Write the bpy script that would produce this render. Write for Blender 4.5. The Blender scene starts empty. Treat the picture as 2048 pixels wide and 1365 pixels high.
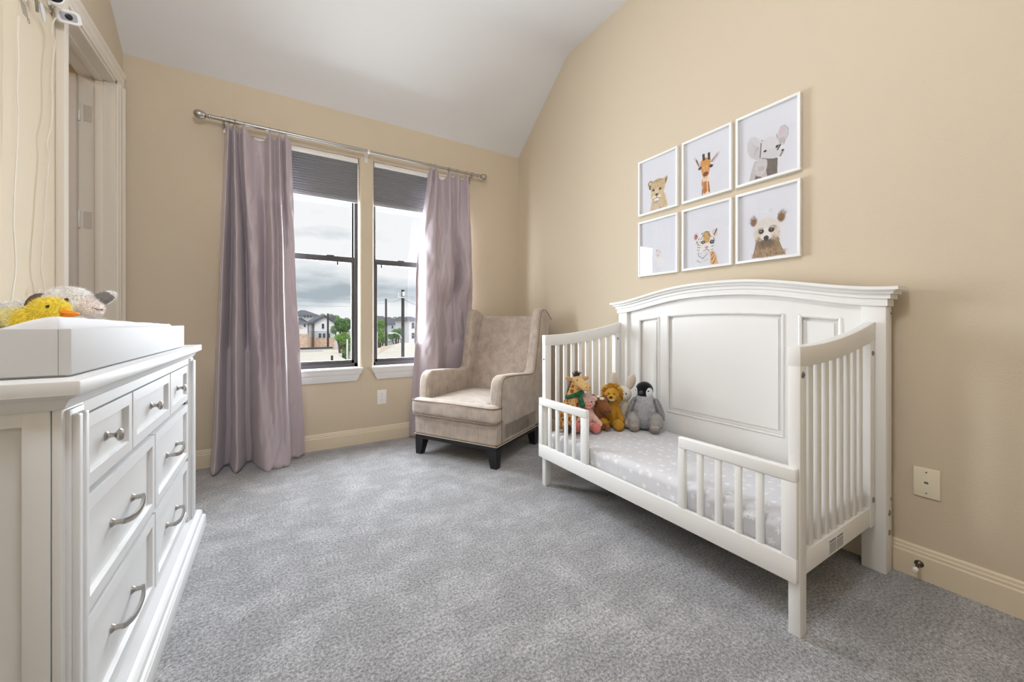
import bpy, bmesh, math, random
import numpy as np
from mathutils import Vector, Matrix, noise as mnoise

random.seed(7)
scene = bpy.context.scene
col = scene.collection

# ------------------------------------------------------------------ camera
F_PX, CX, HORIZON, CAM_H = 776.0, 1024.0, 646.5, 1.03
YAW = math.atan((1024 - 548) / F_PX)
cam_d = bpy.data.cameras.new('camera')
cam_d.sensor_width = 36.0
cam_d.lens = 36.0 * F_PX / 2048.0
cam_d.shift_y = -(682.5 - HORIZON) / 2048.0
cam_d.clip_start = 0.02
cam_d.clip_end = 1000
cam = bpy.data.objects.new('camera', cam_d)
scene.cycles.sample_clamp_indirect = 4.0
col.objects.link(cam)
cam.location = (0, 0, CAM_H)
cam.rotation_euler = (math.pi / 2, 0, -YAW)
scene.camera = cam

# ------------------------------------------------------------------ view / world / lights
vs = scene.view_settings
vs.view_transform = 'Standard'
vs.look = 'None'
vs.gamma = 1.0
vs.use_curve_mapping = False
vs.exposure = 0.06

world = bpy.data.worlds.new('overcast_sky')
scene.world = world
world.use_nodes = True
wn, wl = world.node_tree.nodes, world.node_tree.links
wn.clear()
w_out = wn.new('ShaderNodeOutputWorld')
w_bg = wn.new('ShaderNodeBackground')
w_tc = wn.new('ShaderNodeTexCoord')
w_map = wn.new('ShaderNodeMapping')
w_map.inputs['Scale'].default_value = (1.6, 1.6, 6.0)
w_map.inputs['Location'].default_value = (0.35, 0.2, 0.33)
w_no = wn.new('ShaderNodeTexNoise')
w_no.inputs['Scale'].default_value = 1.7
w_no.inputs['Detail'].default_value = 7
w_no.inputs['Roughness'].default_value = 0.55
w_ramp = wn.new('ShaderNodeValToRGB')
e = w_ramp.color_ramp.elements
e[0].position = 0.36; e[0].color = (0.40, 0.47, 0.52, 1)
e[1].position = 0.56; e[1].color = (0.90, 0.92, 0.94, 1)
k = w_ramp.color_ramp.elements.new(0.46); k.color = (0.66, 0.72, 0.76, 1)
wl.new(w_tc.outputs['Generated'], w_map.inputs['Vector'])
wl.new(w_map.outputs['Vector'], w_no.inputs['Vector'])
# overcast: the deck is brighter higher up, with slate cloud bases over a paler strip at the skyline
w_sep = wn.new('ShaderNodeSeparateXYZ')
wl.new(w_tc.outputs['Generated'], w_sep.inputs[0])
w_el = wn.new('ShaderNodeMapRange'); w_el.interpolation_type = 'SMOOTHSTEP'
w_el.inputs['From Min'].default_value = 0.075; w_el.inputs['From Max'].default_value = 0.165
w_el.inputs['To Min'].default_value = -0.045; w_el.inputs['To Max'].default_value = 0.12
wl.new(w_sep.outputs['Z'], w_el.inputs['Value'])
w_hz = wn.new('ShaderNodeMapRange'); w_hz.interpolation_type = 'SMOOTHSTEP'
w_hz.inputs['From Min'].default_value = 0.035; w_hz.inputs['From Max'].default_value = 0.075
w_hz.inputs['To Min'].default_value = 0.09; w_hz.inputs['To Max'].default_value = 0.0
wl.new(w_sep.outputs['Z'], w_hz.inputs['Value'])
w_add = wn.new('ShaderNodeMath'); w_add.operation = 'ADD'
w_add2 = wn.new('ShaderNodeMath'); w_add2.operation = 'ADD'
wl.new(w_no.outputs['Fac'], w_add.inputs[0]); wl.new(w_el.outputs['Result'], w_add.inputs[1])
wl.new(w_add.outputs['Value'], w_add2.inputs[0]); wl.new(w_hz.outputs['Result'], w_add2.inputs[1])
wl.new(w_add2.outputs['Value'], w_ramp.inputs['Fac'])
wl.new(w_ramp.outputs['Color'], w_bg.inputs['Color'])
w_bg.inputs['Strength'].default_value = 1.0
wl.new(w_bg.outputs['Background'], w_out.inputs['Surface'])


def area_light(name, loc, rot, sx, sy, power, color=(1, 1, 1)):
    l = bpy.data.lights.new(name, 'AREA')
    l.shape = 'RECTANGLE'; l.size = sx; l.size_y = sy
    l.energy = power; l.color = color
    o = bpy.data.objects.new(name, l)
    o.location = loc; o.rotation_euler = rot
    col.objects.link(o)
    return o


WIN_POWER = 106
# daylight entering through the two windows (emitters stand just outside the panes, facing in)
area_light('daylight_window_one', (0.19, 3.70, 1.50), (math.radians(-90), 0, 0), 0.84, 1.72, WIN_POWER, (0.84, 0.92, 1.0))
area_light('daylight_window_two', (1.17, 3.70, 1.50), (math.radians(-90), 0, 0), 0.84, 1.72, WIN_POWER, (0.84, 0.92, 1.0))
# the daylight on the far side of the house, for the ground outside
sun_d = bpy.data.lights.new('veiled_sun', 'SUN'); sun_d.energy = 2.3; sun_d.angle = math.radians(40)
sun_o = bpy.data.objects.new('veiled_sun', sun_d); sun_o.rotation_euler = (math.radians(38), math.radians(-20), 0)
col.objects.link(sun_o)

# room planes
YB, XR, XL, YR = 3.5, 2.228, -0.8435, -1.3
Z_EAVE, Z_FLAT, Y_BREAK = 2.797, 3.42, 2.687


# ------------------------------------------------------------------ helpers
def s2l(c):
    return tuple((v / 255 / 12.92) if v / 255 <= 0.04045 else ((v / 255 + 0.055) / 1.055) ** 2.4 for v in c[:3])


def at(u, v, y):
    f = Vector((math.sin(YAW), math.cos(YAW), 0)); r = Vector((math.cos(YAW), -math.sin(YAW), 0))
    d = f + r * ((u - CX) / F_PX) + Vector((0, 0, (HORIZON - v) / F_PX))
    t = y / d.y
    return Vector((0, 0, CAM_H)) + d * t


MATS = {}


def mat(name, rgb, rough=0.6, metal=0.0, bump=0.0, bscale=60.0, var=0.0, vscale=8.0, sheen=0.0, spec=0.5,
        stretch=(1, 1, 1), attr=None, coords='Object', bdist=0.002, detail=3.0, coat=0.0, trans=0.0):
    if name in MATS:
        return MATS[name]
    m = bpy.data.materials.new(name)
    m.use_nodes = True
    nt = m.node_tree; n = nt.nodes; l = nt.links
    p = n['Principled BSDF']
    c = s2l(rgb)
    p.inputs['Base Color'].default_value = (*c, 1)
    p.inputs['Roughness'].default_value = rough
    p.inputs['Metallic'].default_value = metal
    p.inputs['Specular IOR Level'].default_value = spec
    if sheen:
        p.inputs['Sheen Weight'].default_value = sheen
        p.inputs['Sheen Roughness'].default_value = 0.4
    if coat:
        p.inputs['Coat Weight'].default_value = coat
    tc = n.new('ShaderNodeTexCoord')
    mp = n.new('ShaderNodeMapping'); mp.inputs['Scale'].default_value = stretch
    l.new(tc.outputs[coords], mp.inputs['Vector'])
    src = None
    if attr:
        a = n.new('ShaderNodeVertexColor'); a.layer_name = attr
        src = a.outputs['Color']
    if var:
        no = n.new('ShaderNodeTexNoise'); no.inputs['Scale'].default_value = vscale; no.inputs['Detail'].default_value = detail
        l.new(mp.outputs['Vector'], no.inputs['Vector'])
        mr = n.new('ShaderNodeMapRange'); mr.inputs['From Min'].default_value = 0.3; mr.inputs['From Max'].default_value = 0.7
        mr.inputs['To Min'].default_value = 1 - var; mr.inputs['To Max'].default_value = 1 + var
        l.new(no.outputs['Fac'], mr.inputs['Value'])
        mx = n.new('ShaderNodeMix'); mx.data_type = 'RGBA'; mx.blend_type = 'MULTIPLY'; mx.inputs['Factor'].default_value = 1
        if src is None:
            mx.inputs['A'].default_value = (*c, 1)
        else:
            l.new(src, mx.inputs['A'])
        l.new(mr.outputs['Result'], mx.inputs['B'])
        src = mx.outputs['Result']
    if src is not None:
        l.new(src, p.inputs['Base Color'])
    if bump:
        nb = n.new('ShaderNodeTexNoise'); nb.inputs['Scale'].default_value = bscale; nb.inputs['Detail'].default_value = 4
        l.new(mp.outputs['Vector'], nb.inputs['Vector'])
        bp = n.new('ShaderNodeBump'); bp.inputs['Strength'].default_value = bump; bp.inputs['Distance'].default_value = bdist
        l.new(nb.outputs['Fac'], bp.inputs['Height'])
        l.new(bp.outputs['Normal'], p.inputs['Normal'])
    if trans:
        tr = n.new('ShaderNodeBsdfTranslucent'); tr.inputs['Color'].default_value = (*c, 1)
        ms = n.new('ShaderNodeMixShader'); ms.inputs['Fac'].default_value = trans
        l.new(p.outputs['BSDF'], ms.inputs[1]); l.new(tr.outputs['BSDF'], ms.inputs[2])
        l.new(ms.outputs['Shader'], n['Material Output'].inputs['Surface'])
    MATS[name] = m
    return m


def emit_mat(name, rgb, strength):
    m = bpy.data.materials.new(name); m.use_nodes = True
    p = m.node_tree.nodes['Principled BSDF']
    p.inputs['Base Color'].default_value = (*s2l(rgb), 1)
    p.inputs['Emission Color'].default_value = (*s2l(rgb), 1)
    p.inputs['Emission Strength'].default_value = strength
    return m


def glass_mat(name, gloss=0.08, tint=(1, 1, 1)):
    m = bpy.data.materials.new(name); m.use_nodes = True
    n = m.node_tree.nodes; l = m.node_tree.links
    n.remove(n['Principled BSDF'])
    t = n.new('ShaderNodeBsdfTransparent'); t.inputs['Color'].default_value = (*tint, 1)
    g = n.new('ShaderNodeBsdfGlossy'); g.inputs['Roughness'].default_value = 0.01
    lw = n.new('ShaderNodeLayerWeight'); lw.inputs['Blend'].default_value = 0.5      # facing ratio, the same on both faces
    mx = n.new('ShaderNodeMixShader')
    pw = n.new('ShaderNodeMath'); pw.operation = 'POWER'; pw.inputs[1].default_value = 5.0
    l.new(lw.outputs['Facing'], pw.inputs[0])
    mm = n.new('ShaderNodeMath'); mm.operation = 'MULTIPLY_ADD'; mm.inputs[1].default_value = 0.9; mm.inputs[2].default_value = gloss * 0.5
    l.new(pw.outputs['Value'], mm.inputs[0])
    l.new(mm.outputs['Value'], mx.inputs['Fac'])
    l.new(t.outputs['BSDF'], mx.inputs[1]); l.new(g.outputs['BSDF'], mx.inputs[2])
    l.new(mx.outputs['Shader'], n['Material Output'].inputs['Surface'])
    return m


class MB:
    """collects verts and faces, then links them as one mesh object"""

    def __init__(self):
        self.v = []; self.f = []

    def add(self, vs_, fs_):
        o = len(self.v)
        self.v += [tuple(p) for p in vs_]
        self.f += [tuple(i + o for i in f) for f in fs_]
        return self

    def _bm(self, bm):
        bm.verts.index_update()
        self.add([v.co[:] for v in bm.verts], [[v.index for v in f.verts] for f in bm.faces])
        bm.free()

    def box(self, x0, x1, y0, y1, z0, z1, bev=0.0, seg=2):
        x0, x1 = min(x0, x1), max(x0, x1); y0, y1 = min(y0, y1), max(y0, y1); z0, z1 = min(z0, z1), max(z0, z1)
        vs_ = [(x, y, z) for x in (x0, x1) for y in (y0, y1) for z in (z0, z1)]
        fs_ = [(0, 1, 3, 2), (4, 6, 7, 5), (0, 4, 5, 1), (2, 3, 7, 6), (0, 2, 6, 4), (1, 5, 7, 3)]
        if bev <= 0:
            return self.add(vs_, fs_)
        bm = bmesh.new()
        bv = [bm.verts.new(p) for p in vs_]
        for f in fs_: bm.faces.new([bv[i] for i in f])
        bmesh.ops.recalc_face_normals(bm, faces=bm.faces)
        bmesh.ops.bevel(bm, geom=list(bm.edges), offset=bev, segments=seg, profile=0.5, affect='EDGES')
        self._bm(bm)
        return self

    def prism(self, poly, axis, a0, a1, bev=0.0, seg=2):
        """poly in the two remaining axes (cyclic order x,y,z without axis), extruded along axis"""
        def P(p, a):
            return {'x': (a, p[0], p[1]), 'y': (p[0], a, p[1]), 'z': (p[0], p[1], a)}[axis]
        bm = bmesh.new()
        A = [bm.verts.new(P(p, a0)) for p in poly]
        Bv = [bm.verts.new(P(p, a1)) for p in poly]
        n = len(poly)
        bm.faces.new(A); bm.faces.new(Bv[::-1])
        for i in range(n):
            j = (i + 1) % n
            bm.faces.new((A[i], Bv[i], Bv[j], A[j]))
        bmesh.ops.recalc_face_normals(bm, faces=bm.faces)
        if bev > 0:
            ed = [ed_ for ed_ in bm.edges if len(ed_.link_faces) == 2 and ed_.calc_face_angle(0) > 0.5]
            bmesh.ops.bevel(bm, geom=ed, offset=bev, segments=seg, profile=0.5, affect='EDGES', clamp_overlap=True)
        big = [f for f in bm.faces if len(f.verts) > 4]
        bmesh.ops.triangulate(bm, faces=big)
        self._bm(bm)
        return self

    def tube(self, pts, r, seg=8, closed=False, cap=True):
        pts = [Vector(p) for p in pts]
        n = len(pts); rs = r if isinstance(r, (list, tuple)) else [r] * n
        vs_ = []; fs_ = []
        up = None
        for i, p in enumerate(pts):
            if closed:
                t = pts[(i + 1) % n] - pts[i - 1]
            else:
                t = pts[min(i + 1, n - 1)] - pts[max(i - 1, 0)]
            t.normalize()
            if up is None:
                up = Vector((0, 0, 1)) if abs(t.z) < 0.9 else Vector((1, 0, 0))
            s = t.cross(up).normalized(); up = s.cross(t).normalized()
            for k_ in range(seg):
                a = 2 * math.pi * k_ / seg
                vs_.append(p + (s * math.cos(a) + up * math.sin(a)) * rs[i])
        m = n if closed else n - 1
        for i in range(m):
            for k_ in range(seg):
                a = i * seg + k_; b = i * seg + (k_ + 1) % seg
                c = ((i + 1) % n) * seg + (k_ + 1) % seg; d = ((i + 1) % n) * seg + k_
                fs_.append((a, b, c, d))
        if cap and not closed:
            fs_.append(tuple(range(seg))[::-1]); fs_.append(tuple((n - 1) * seg + k_ for k_ in range(seg)))
        return self.add(vs_, fs_)

    def lathe(self, prof, origin, axis=(0, 0, 1), seg=20):
        """prof: (radius, distance along axis)"""
        ax = Vector(axis).normalized()
        s = ax.orthogonal().normalized(); t = ax.cross(s)
        o = Vector(origin); vs_ = []; fs_ = []
        for r, h in prof:
            for k_ in range(seg):
                a = 2 * math.pi * k_ / seg
                vs_.append(o + ax * h + (s * math.cos(a) + t * math.sin(a)) * max(r, 1e-5))
        for i in range(len(prof) - 1):
            for k_ in range(seg):
                fs_.append((i * seg + k_, i * seg + (k_ + 1) % seg, (i + 1) * seg + (k_ + 1) % seg, (i + 1) * seg + k_))
        fs_.append(tuple(range(seg))[::-1]); fs_.append(tuple((len(prof) - 1) * seg + k_ for k_ in range(seg)))
        return self.add(vs_, fs_)

    def ell(self, c, r, rot=(0, 0, 0), sub=3):
        bm = bmesh.new()
        bmesh.ops.create_icosphere(bm, subdivisions=sub, radius=1)
        M = Matrix.Translation(c)
        from mathutils import Euler
        M = M @ Euler(rot).to_matrix().to_4x4() @ Matrix.Diagonal((r[0], r[1], r[2], 1))
        bmesh.ops.transform(bm, matrix=M, verts=bm.verts)
        self._bm(bm)
        return self

    def cap(self, p, q, r0, r1, n=6):
        """tapered limb with round ends"""
        p, q = Vector(p), Vector(q)
        pts = []; rs = []
        d = (q - p); L = d.length; d = d / L
        for i in range(5):
            a = math.pi / 2 * i / 4
            pts.append(p - d * r0 * math.cos(a)); rs.append(max(r0 * math.sin(a), 1e-4))
        for i in range(1, n):
            t = i / n; pts.append(p.lerp(q, t)); rs.append(r0 + (r1 - r0) * t)
        for i in range(5):
            a = math.pi / 2 * i / 4
            pts.append(q + d * r1 * math.sin(a)); rs.append(max(r1 * math.cos(a), 1e-4))
        return self.tube(pts, rs, 12)

    def soft(self, lo, hi, r, n=14, crown=0.0, wob=0.0):
        """rounded, slightly crowned box"""
        lo = Vector(lo); hi = Vector(hi)
        bm = bmesh.new()
        t = [(-1 + 2 * i / n) for i in range(n + 1)]
        t = [math.copysign(abs(x) ** 0.55, x) if x else 0 for x in t]
        idx = {}
        def V(a, b, c):
            key = (round(a, 5), round(b, 5), round(c, 5))
            if key not in idx:
                q = Vector(((lo[j] + hi[j]) / 2 + (hi[j] - lo[j]) / 2 * (a, b, c)[j]) for j in range(3))
                inn = Vector(min(max(q[j], lo[j] + r), hi[j] - r) for j in range(3))
                d = q - inn
                if d.length > 1e-9: q = inn + d.normalized() * r
                if c > 0: q.z += crown * (1 - a * a) * (1 - b * b) * c
                elif c < 0: q.z -= 0
                if wob: q += Vector(mnoise.noise_vector(q * 9)) * wob
                idx[key] = bm.verts.new(q)
            return idx[key]
        for ax in range(3):
            for sg in (-1, 1):
                for i in range(n):
                    for j in range(n):
                        qd = []
                        for (p_, q_) in ((i, j), (i + 1, j), (i + 1, j + 1), (i, j + 1)):
                            c3 = [0, 0, 0]; c3[ax] = sg; c3[(ax + 1) % 3] = t[p_]; c3[(ax + 2) % 3] = t[q_]
                            qd.append(V(*c3))
                        if sg < 0: qd = qd[::-1]
                        bm.faces.new(qd)
        self._bm(bm)
        return self

    def build(self, name, m=None, parent=None, local=False, smooth=35, loc=None, recalc=True):
        me = bpy.data.meshes.new(name)
        off = Vector((0, 0, 0)); ploc = Vector((0, 0, 0))
        if parent is not None and not local:
            r = parent
            while r.parent is not None: r = r.parent
            ploc = Vector(r.location)
        off = Vector(loc) if loc is not None else ploc
        me.from_pydata([(a - off.x, b - off.y, c - off.z) for a, b, c in self.v], [], self.f)
        if recalc:
            bm = bmesh.new(); bm.from_mesh(me)
            bmesh.ops.recalc_face_normals(bm, faces=bm.faces)
            bm.to_mesh(me); bm.free()
        me.update()
        if smooth:
            for p in me.polygons: p.use_smooth = True
            me.set_sharp_from_angle(angle=math.radians(smooth))
        o = bpy.data.objects.new(name, me)
        col.objects.link(o)
        if parent is not None:
            o.parent = parent
            if loc is not None: o.location = Vector(loc) - ploc
        elif loc is not None:
            o.location = loc
        if m is not None: me.materials.append(m)
        return o


def tag(o, label, cat, group=None):
    o['label'] = label; o['category'] = cat
    if group: o['group'] = group
    return o


def thing(name, label, cat, loc=(0, 0, 0), rz=0.0, group=None):
    o = bpy.data.objects.new(name, None)
    o.empty_display_size = 0.05
    o.location = loc; o.rotation_euler = (0, 0, rz)
    col.objects.link(o)
    return tag(o, label, cat, group)


def struct(o, label=None):
    o['kind'] = 'structure'
    if label: o['label'] = label
    return o


def dup(o, off, parent=None):
    c = o.copy(); col.objects.link(c)
    c.location = Vector(o.location) + Vector(off)
    if parent is not None: c.parent = parent
    return c


# ------------------------------------------------------------------ materials
M_WALL = mat('painted_wall', (209, 194, 170), 0.75, bump=0.45, bscale=150, bdist=0.0014, spec=0.3)
M_CEIL = mat('ceiling_paint', (224, 223, 222), 0.9, bump=0.2, bscale=160, spec=0.2)
M_TRIM = mat('cream_trim', (231, 222, 208), 0.4, spec=0.4)
M_BASE = mat('cream_baseboard', (226, 211, 184), 0.45, spec=0.4)
M_SILL = mat('white_sill', (236, 234, 232), 0.4)
M_WHITE = mat('white_lacquer', (240, 238, 234), 0.38, spec=0.45)
M_DRESS = mat('dresser_white', (229, 229, 229), 0.4, spec=0.4)
M_BRONZE = mat('dark_bronze_frame', (62, 60, 62), 0.45)
M_STEEL = mat('brushed_nickel', (178, 174, 168), 0.3, metal=1.0)
M_BOLT = mat('zinc_bolt', (150, 150, 150), 0.35, metal=0.9)
M_DARKW = mat('ebony_wood', (26, 23, 27), 0.4)
M_BLACK = mat('black_plastic', (18, 18, 20), 0.35)
M_PLATE = mat('white_plastic', (242, 240, 236), 0.35)
M_IVORY = mat('ivory_plastic', (236, 226, 200), 0.35)
M_GLASS = glass_mat('window_glass', 0.06)
M_PGLASS = glass_mat('picture_glass', 0.10)


def carpet_mat():
    m = bpy.data.materials.new('grey_carpet'); m.use_nodes = True
    n = m.node_tree.nodes; l = m.node_tree.links
    p = n['Principled BSDF']; p.inputs['Roughness'].default_value = 0.95; p.inputs['Specular IOR Level'].default_value = 0.1
    p.inputs['Sheen Weight'].default_value = 0.25
    tc = n.new('ShaderNodeTexCoord')
    def noise(scale, detail=3, rough=0.5, st=(1, 1, 1), rz=0.0, dist=0.0):
        mp = n.new('ShaderNodeMapping'); mp.inputs['Scale'].default_value = st; mp.inputs['Rotation'].default_value = (0, 0, rz)
        l.new(tc.outputs['Object'], mp.inputs['Vector'])
        a = n.new('ShaderNodeTexNoise'); a.inputs['Scale'].default_value = scale; a.inputs['Detail'].default_value = detail
        a.inputs['Roughness'].default_value = rough; a.inputs['Distortion'].default_value = dist
        l.new(mp.outputs['Vector'], a.inputs['Vector'])
        return a.outputs['Fac']
    def rng(v, a, b, c, d):
        r = n.new('ShaderNodeMapRange'); r.inputs['From Min'].default_value = a; r.inputs['From Max'].default_value = b
        r.inputs['To Min'].default_value = c; r.inputs['To Max'].default_value = d
        l.new(v, r.inputs['Value']); return r.outputs['Result']
    def mul(a, b):
        q = n.new('ShaderNodeMath'); q.operation = 'MULTIPLY'; l.new(a, q.inputs[0]); l.new(b, q.inputs[1]); return q.outputs['Value']
    patches = rng(noise(5.5, 5, 0.62, dist=0.2), 0.44, 0.66, 0.90, 1.22)      # trodden pile
    streaks = rng(noise(3.0, 3, 0.6, (1.0, 9.0, 1), -0.62), 0.35, 0.65, 0.94, 1.06)  # vacuum strokes
    tufts = mul(rng(noise(105, 2, 0.6), 0.3, 0.7, 0.52, 1.48), rng(noise(300, 2, 0.7), 0.3, 0.7, 0.55, 1.45))
    tot = mul(mul(patches, streaks), tufts)
    mx = n.new('ShaderNodeMix'); mx.data_type = 'RGBA'; mx.blend_type = 'MULTIPLY'; mx.inputs['Factor'].default_value = 1
    mx.inputs['A'].default_value = (*s2l((158, 157, 158)), 1)
    l.new(tot, mx.inputs['B']); l.new(mx.outputs['Result'], p.inputs['Base Color'])
    bp = n.new('ShaderNodeBump'); bp.inputs['Strength'].default_value = 0.9; bp.inputs['Distance'].default_value = 0.006
    l.new(noise(120, 3, 0.7), bp.inputs['Height']); l.new(bp.outputs['Normal'], p.inputs['Normal'])
    return m


M_CARPET = carpet_mat()

# ------------------------------------------------------------------ room shell
struct(MB().box(XL - 0.15, XR + 0.15, YR - 0.15, YB + 0.16, -0.12, 0.0).build('floor', M_CARPET), 'grey cut pile carpet with trodden marks')

T = 0.16
OP = ((-0.24, 0.621), (0.741, 1.602))          # the two window openings
WZ0, WZ1 = 0.645, 2.44


def rounded_x(x0, x1, r0, r1):
    """plan outline of a wall piece, room side corners rounded by r0 / r1"""
    pts = [(x0, YB + T)]
    if r0:
        pts += [(x0 + r0 - r0 * math.cos(a), YB + r0 - r0 * math.sin(a)) for a in [math.pi / 2 * i / 5 for i in range(6)]]
    else:
        pts.append((x0, YB))
    if r1:
        pts += [(x1 - r1 + r1 * math.sin(a), YB + r1 - r1 * math.cos(a)) for a in [math.pi / 2 * i / 5 for i in range(6)]]
    else:
        pts.append((x1, YB))
    pts.append((x1, YB + T))
    return pts


b = MB()
R_ = 0.022
b.prism(rounded_x(XL - 0.15, OP[0][0], 0, R_), 'z', -0.1, 2.95)
b.prism(rounded_x(OP[0][1], OP[1][0], R_, R_), 'z', -0.1, 2.95)
b.prism(rounded_x(OP[1][1], XR + 0.15, R_, 0), 'z', -0.1, 2.95)
# head pieces with rounded lower room edge, and the wall under the sills
hp = [(YB + T, WZ1), (YB + T, 2.95), (YB, 2.95)] + [(YB + R_ - R_ * math.cos(a), WZ1 + R_ - R_ * math.sin(a)) for a in [math.pi / 2 * i / 5 for i in range(6)]]
for (x0, x1) in OP:
    b.prism(hp, 'x', x0 - R_, x1 + R_)
    b.box(x0 - R_, x1 + R_, YB, YB + T, -0.1, WZ0)
struct(b.build('wall_back', M_WALL, smooth=30), 'tan painted window wall')

side_poly = [(YR - 0.1, -0.1), (YB + T, -0.1), (YB + T, 2.74), (Y_BREAK, Z_FLAT + 0.05), (YR - 0.1, Z_FLAT + 0.05)]
struct(MB().prism(side_poly, 'x', XR, XR + 0.15).build('wall_right', M_WALL, smooth=0), 'tan painted wall behind the crib')
struct(MB().box(XL - 0.15, XR + 0.15, YR - 0.15, YR, -0.1, 3.6).build('wall_rear', M_WALL, smooth=0))

DY0, DY1, DZ = 2.673, 3.362, 2.54
XD = XL - 0.147                               # far face of the left wall
b = MB()
b.prism([(YR - 0.1, -0.1), (2.537, -0.1), (2.537, Z_FLAT + 0.05), (YR - 0.1, Z_FLAT + 0.05)], 'x', XL + 0.006, XD)
b.prism([(2.53, -0.1), (DY0, -0.1), (DY0, Z_FLAT + 0.05), (2.53, Z_FLAT + 0.05)], 'x', XL, XD)
b.prism([(DY1, -0.1), (YB + T, -0.1), (YB + T, 2.74), (DY1, 2.95)], 'x', XL, XD)
b.prism([(DY0, DZ), (DY1, DZ), (DY1, 2.95), (Y_BREAK, Z_FLAT + 0.05), (DY0, Z_FLAT + 0.05)], 'x', XL, XD)
struct(b.build('wall_left', M_WALL, smooth=0), 'tan painted wall with the door opening')

# vaulted ceiling: slope over the windows, then flat, the crease softly rounded
cv = []
for i in range(7):
    t = i / 6
    p0 = Vector((Y_BREAK + 0.06, Z_FLAT - 0.046)); p1 = Vector((Y_BREAK, Z_FLAT)); p2 = Vector((Y_BREAK - 0.07, Z_FLAT))
    q = p0 * (1 - t) ** 2 + p1 * 2 * t * (1 - t) + p2 * t * t
    cv.append((q.x, q.y))
low = [(YB + T, Z_EAVE - T * 0.766)] + cv + [(YR - 0.15, Z_FLAT)]
b = MB()
b.prism(low + [(YR - 0.15, Z_FLAT + 0.1), (Y_BREAK, Z_FLAT + 0.1), (YB + T, Z_EAVE + 0.1)], 'x', XL - 0.15, XR + 0.15)
struct(b.build('ceiling', M_CEIL, smooth=20), 'white vaulted ceiling sloping down to the window wall')

# ------------------------------------------------------------------ baseboards and door casing
BASE_PROF = [(0, 0), (0.016, 0), (0.016, 0.092), (0.0125, 0.098), (0.0125, 0.108), (0.009, 0.112), (0.008, 0.122), (0.004, 0.127), (0, 0.128)]
struct(MB().prism([(YB - d, z) for d, z in BASE_PROF], 'x', XL, XR).build('baseboard_back', M_BASE, smooth=25))
struct(MB().prism([(XR - d, z) for d, z in BASE_PROF], 'y', YR, YB).build('baseboard_right', M_BASE, smooth=25))
struct(MB().prism([(XL + d, z) for d, z in BASE_PROF], 'y', YR, DY0 - 0.09).build('baseboard_left', M_BASE, smooth=25))

CAS = [(0, 0), (0.012, 0), (0.014, 0.006), (0.014, 0.018), (0.018, 0.024), (0.018, 0.058), (0.022, 0.066), (0.026, 0.074), (0.026, 0.09), (0, 0.09)]
b = MB()
b.prism([(XL + d, DY0 - w) for d, w in CAS], 'z', 0, DZ + 0.0)
b.prism([(XL + d, DY1 + w) for d, w in CAS], 'z', 0, DZ + 0.0)
b.prism([(XL + d, DZ + w) for d, w in CAS], 'y', DY0 - 0.09, DY1 + 0.09)
# jamb lining and door stop
b.box(XL + 0.004, XD - 0.01, DY0 - 0.001, DY0 + 0.018, 0, DZ)
b.box(XL + 0.004, XD - 0.01, DY1 - 0.018, DY1 + 0.001, 0, DZ)
b.box(XL + 0.004, XD - 0.01, DY0, DY1, DZ - 0.018, DZ + 0.001)
XS = XL - 0.085
b.box(XS, XS + 0.035, DY1 - 0.03, DY1 - 0.018, 0, DZ - 0.018, 0.002)
b.box(XS, XS + 0.035, DY0 + 0.018, DY0 + 0.03, 0, DZ - 0.018, 0.002)
b.box(XS, XS + 0.035, DY0 + 0.018, DY1 - 0.018, DZ - 0.03, DZ - 0.018, 0.002)
struct(b.build('trim_1', M_TRIM, smooth=25), 'cream moulded door casing and jamb')

# open door leaf in the next room, hinged on the far jamb
LEAF_Y = DY1 - 0.062
door = MB().box(XD - 0.72, XD - 0.008, LEAF_Y, LEAF_Y + 0.036, 0.012, 2.505, 0.002).build('door_1', mat('door_paint', (206, 196, 186), 0.5))
struct(door, 'cream interior door standing open into the next room')
for zc in (0.35, 1.652, 2.297):
    b = MB()
    b.box(XD + 0.012, XD - 0.012 + 0.06, DY1 - 0.0205, DY1 - 0.0175, zc - 0.05, zc + 0.05)
    b.lathe([(0.006, -0.052), (0.007, -0.05), (0.007, 0.05), (0.006, 0.052)], (XD - 0.006, DY1 - 0.024, zc), seg=10)
    for dz in (-0.035, 0.0, 0.035):
        b.lathe([(0.004, 0), (0.003, 0.0015)], (XD + 0.035, DY1 - 0.0205, zc + dz), (0, -1, 0), 8)
    o = b.build('hinge', mat('painted_hinge', (214, 208, 200), 0.35, metal=0.3), door)
# next room seen through the opening
b = MB().box(-2.6, XD, 1.9, 4.4, -0.12, -0.001)
struct(b.build('floor_next_room', mat('hall_floor', (190, 178, 160), 0.5), smooth=0))
struct(MB().box(-2.75, -2.6, 1.8, 4.4, -0.1, 3.1).build('wall_next_room_left', M_WALL, smooth=0))
struct(MB().box(-2.75, XD + 0.02, 4.3, 4.45, -0.1, 3.1).build('wall_next_room_back', M_WALL, smooth=0))
struct(MB().box(-2.75, XD + 0.02, 1.75, 1.9, -0.1, 3.1).build('wall_next_room_rear', M_WALL, smooth=0))
struct(MB().box(XD - 0.03, XD + 0.005, YB + T - 0.01, 4.4, -0.1, 3.1).build('wall_next_room_right', M_WALL, smooth=0))
struct(MB().box(-2.75, XD + 0.02, 1.75, 4.45, 3.0, 3.1).build('ceiling_next_room', M_CEIL, smooth=0))

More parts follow.
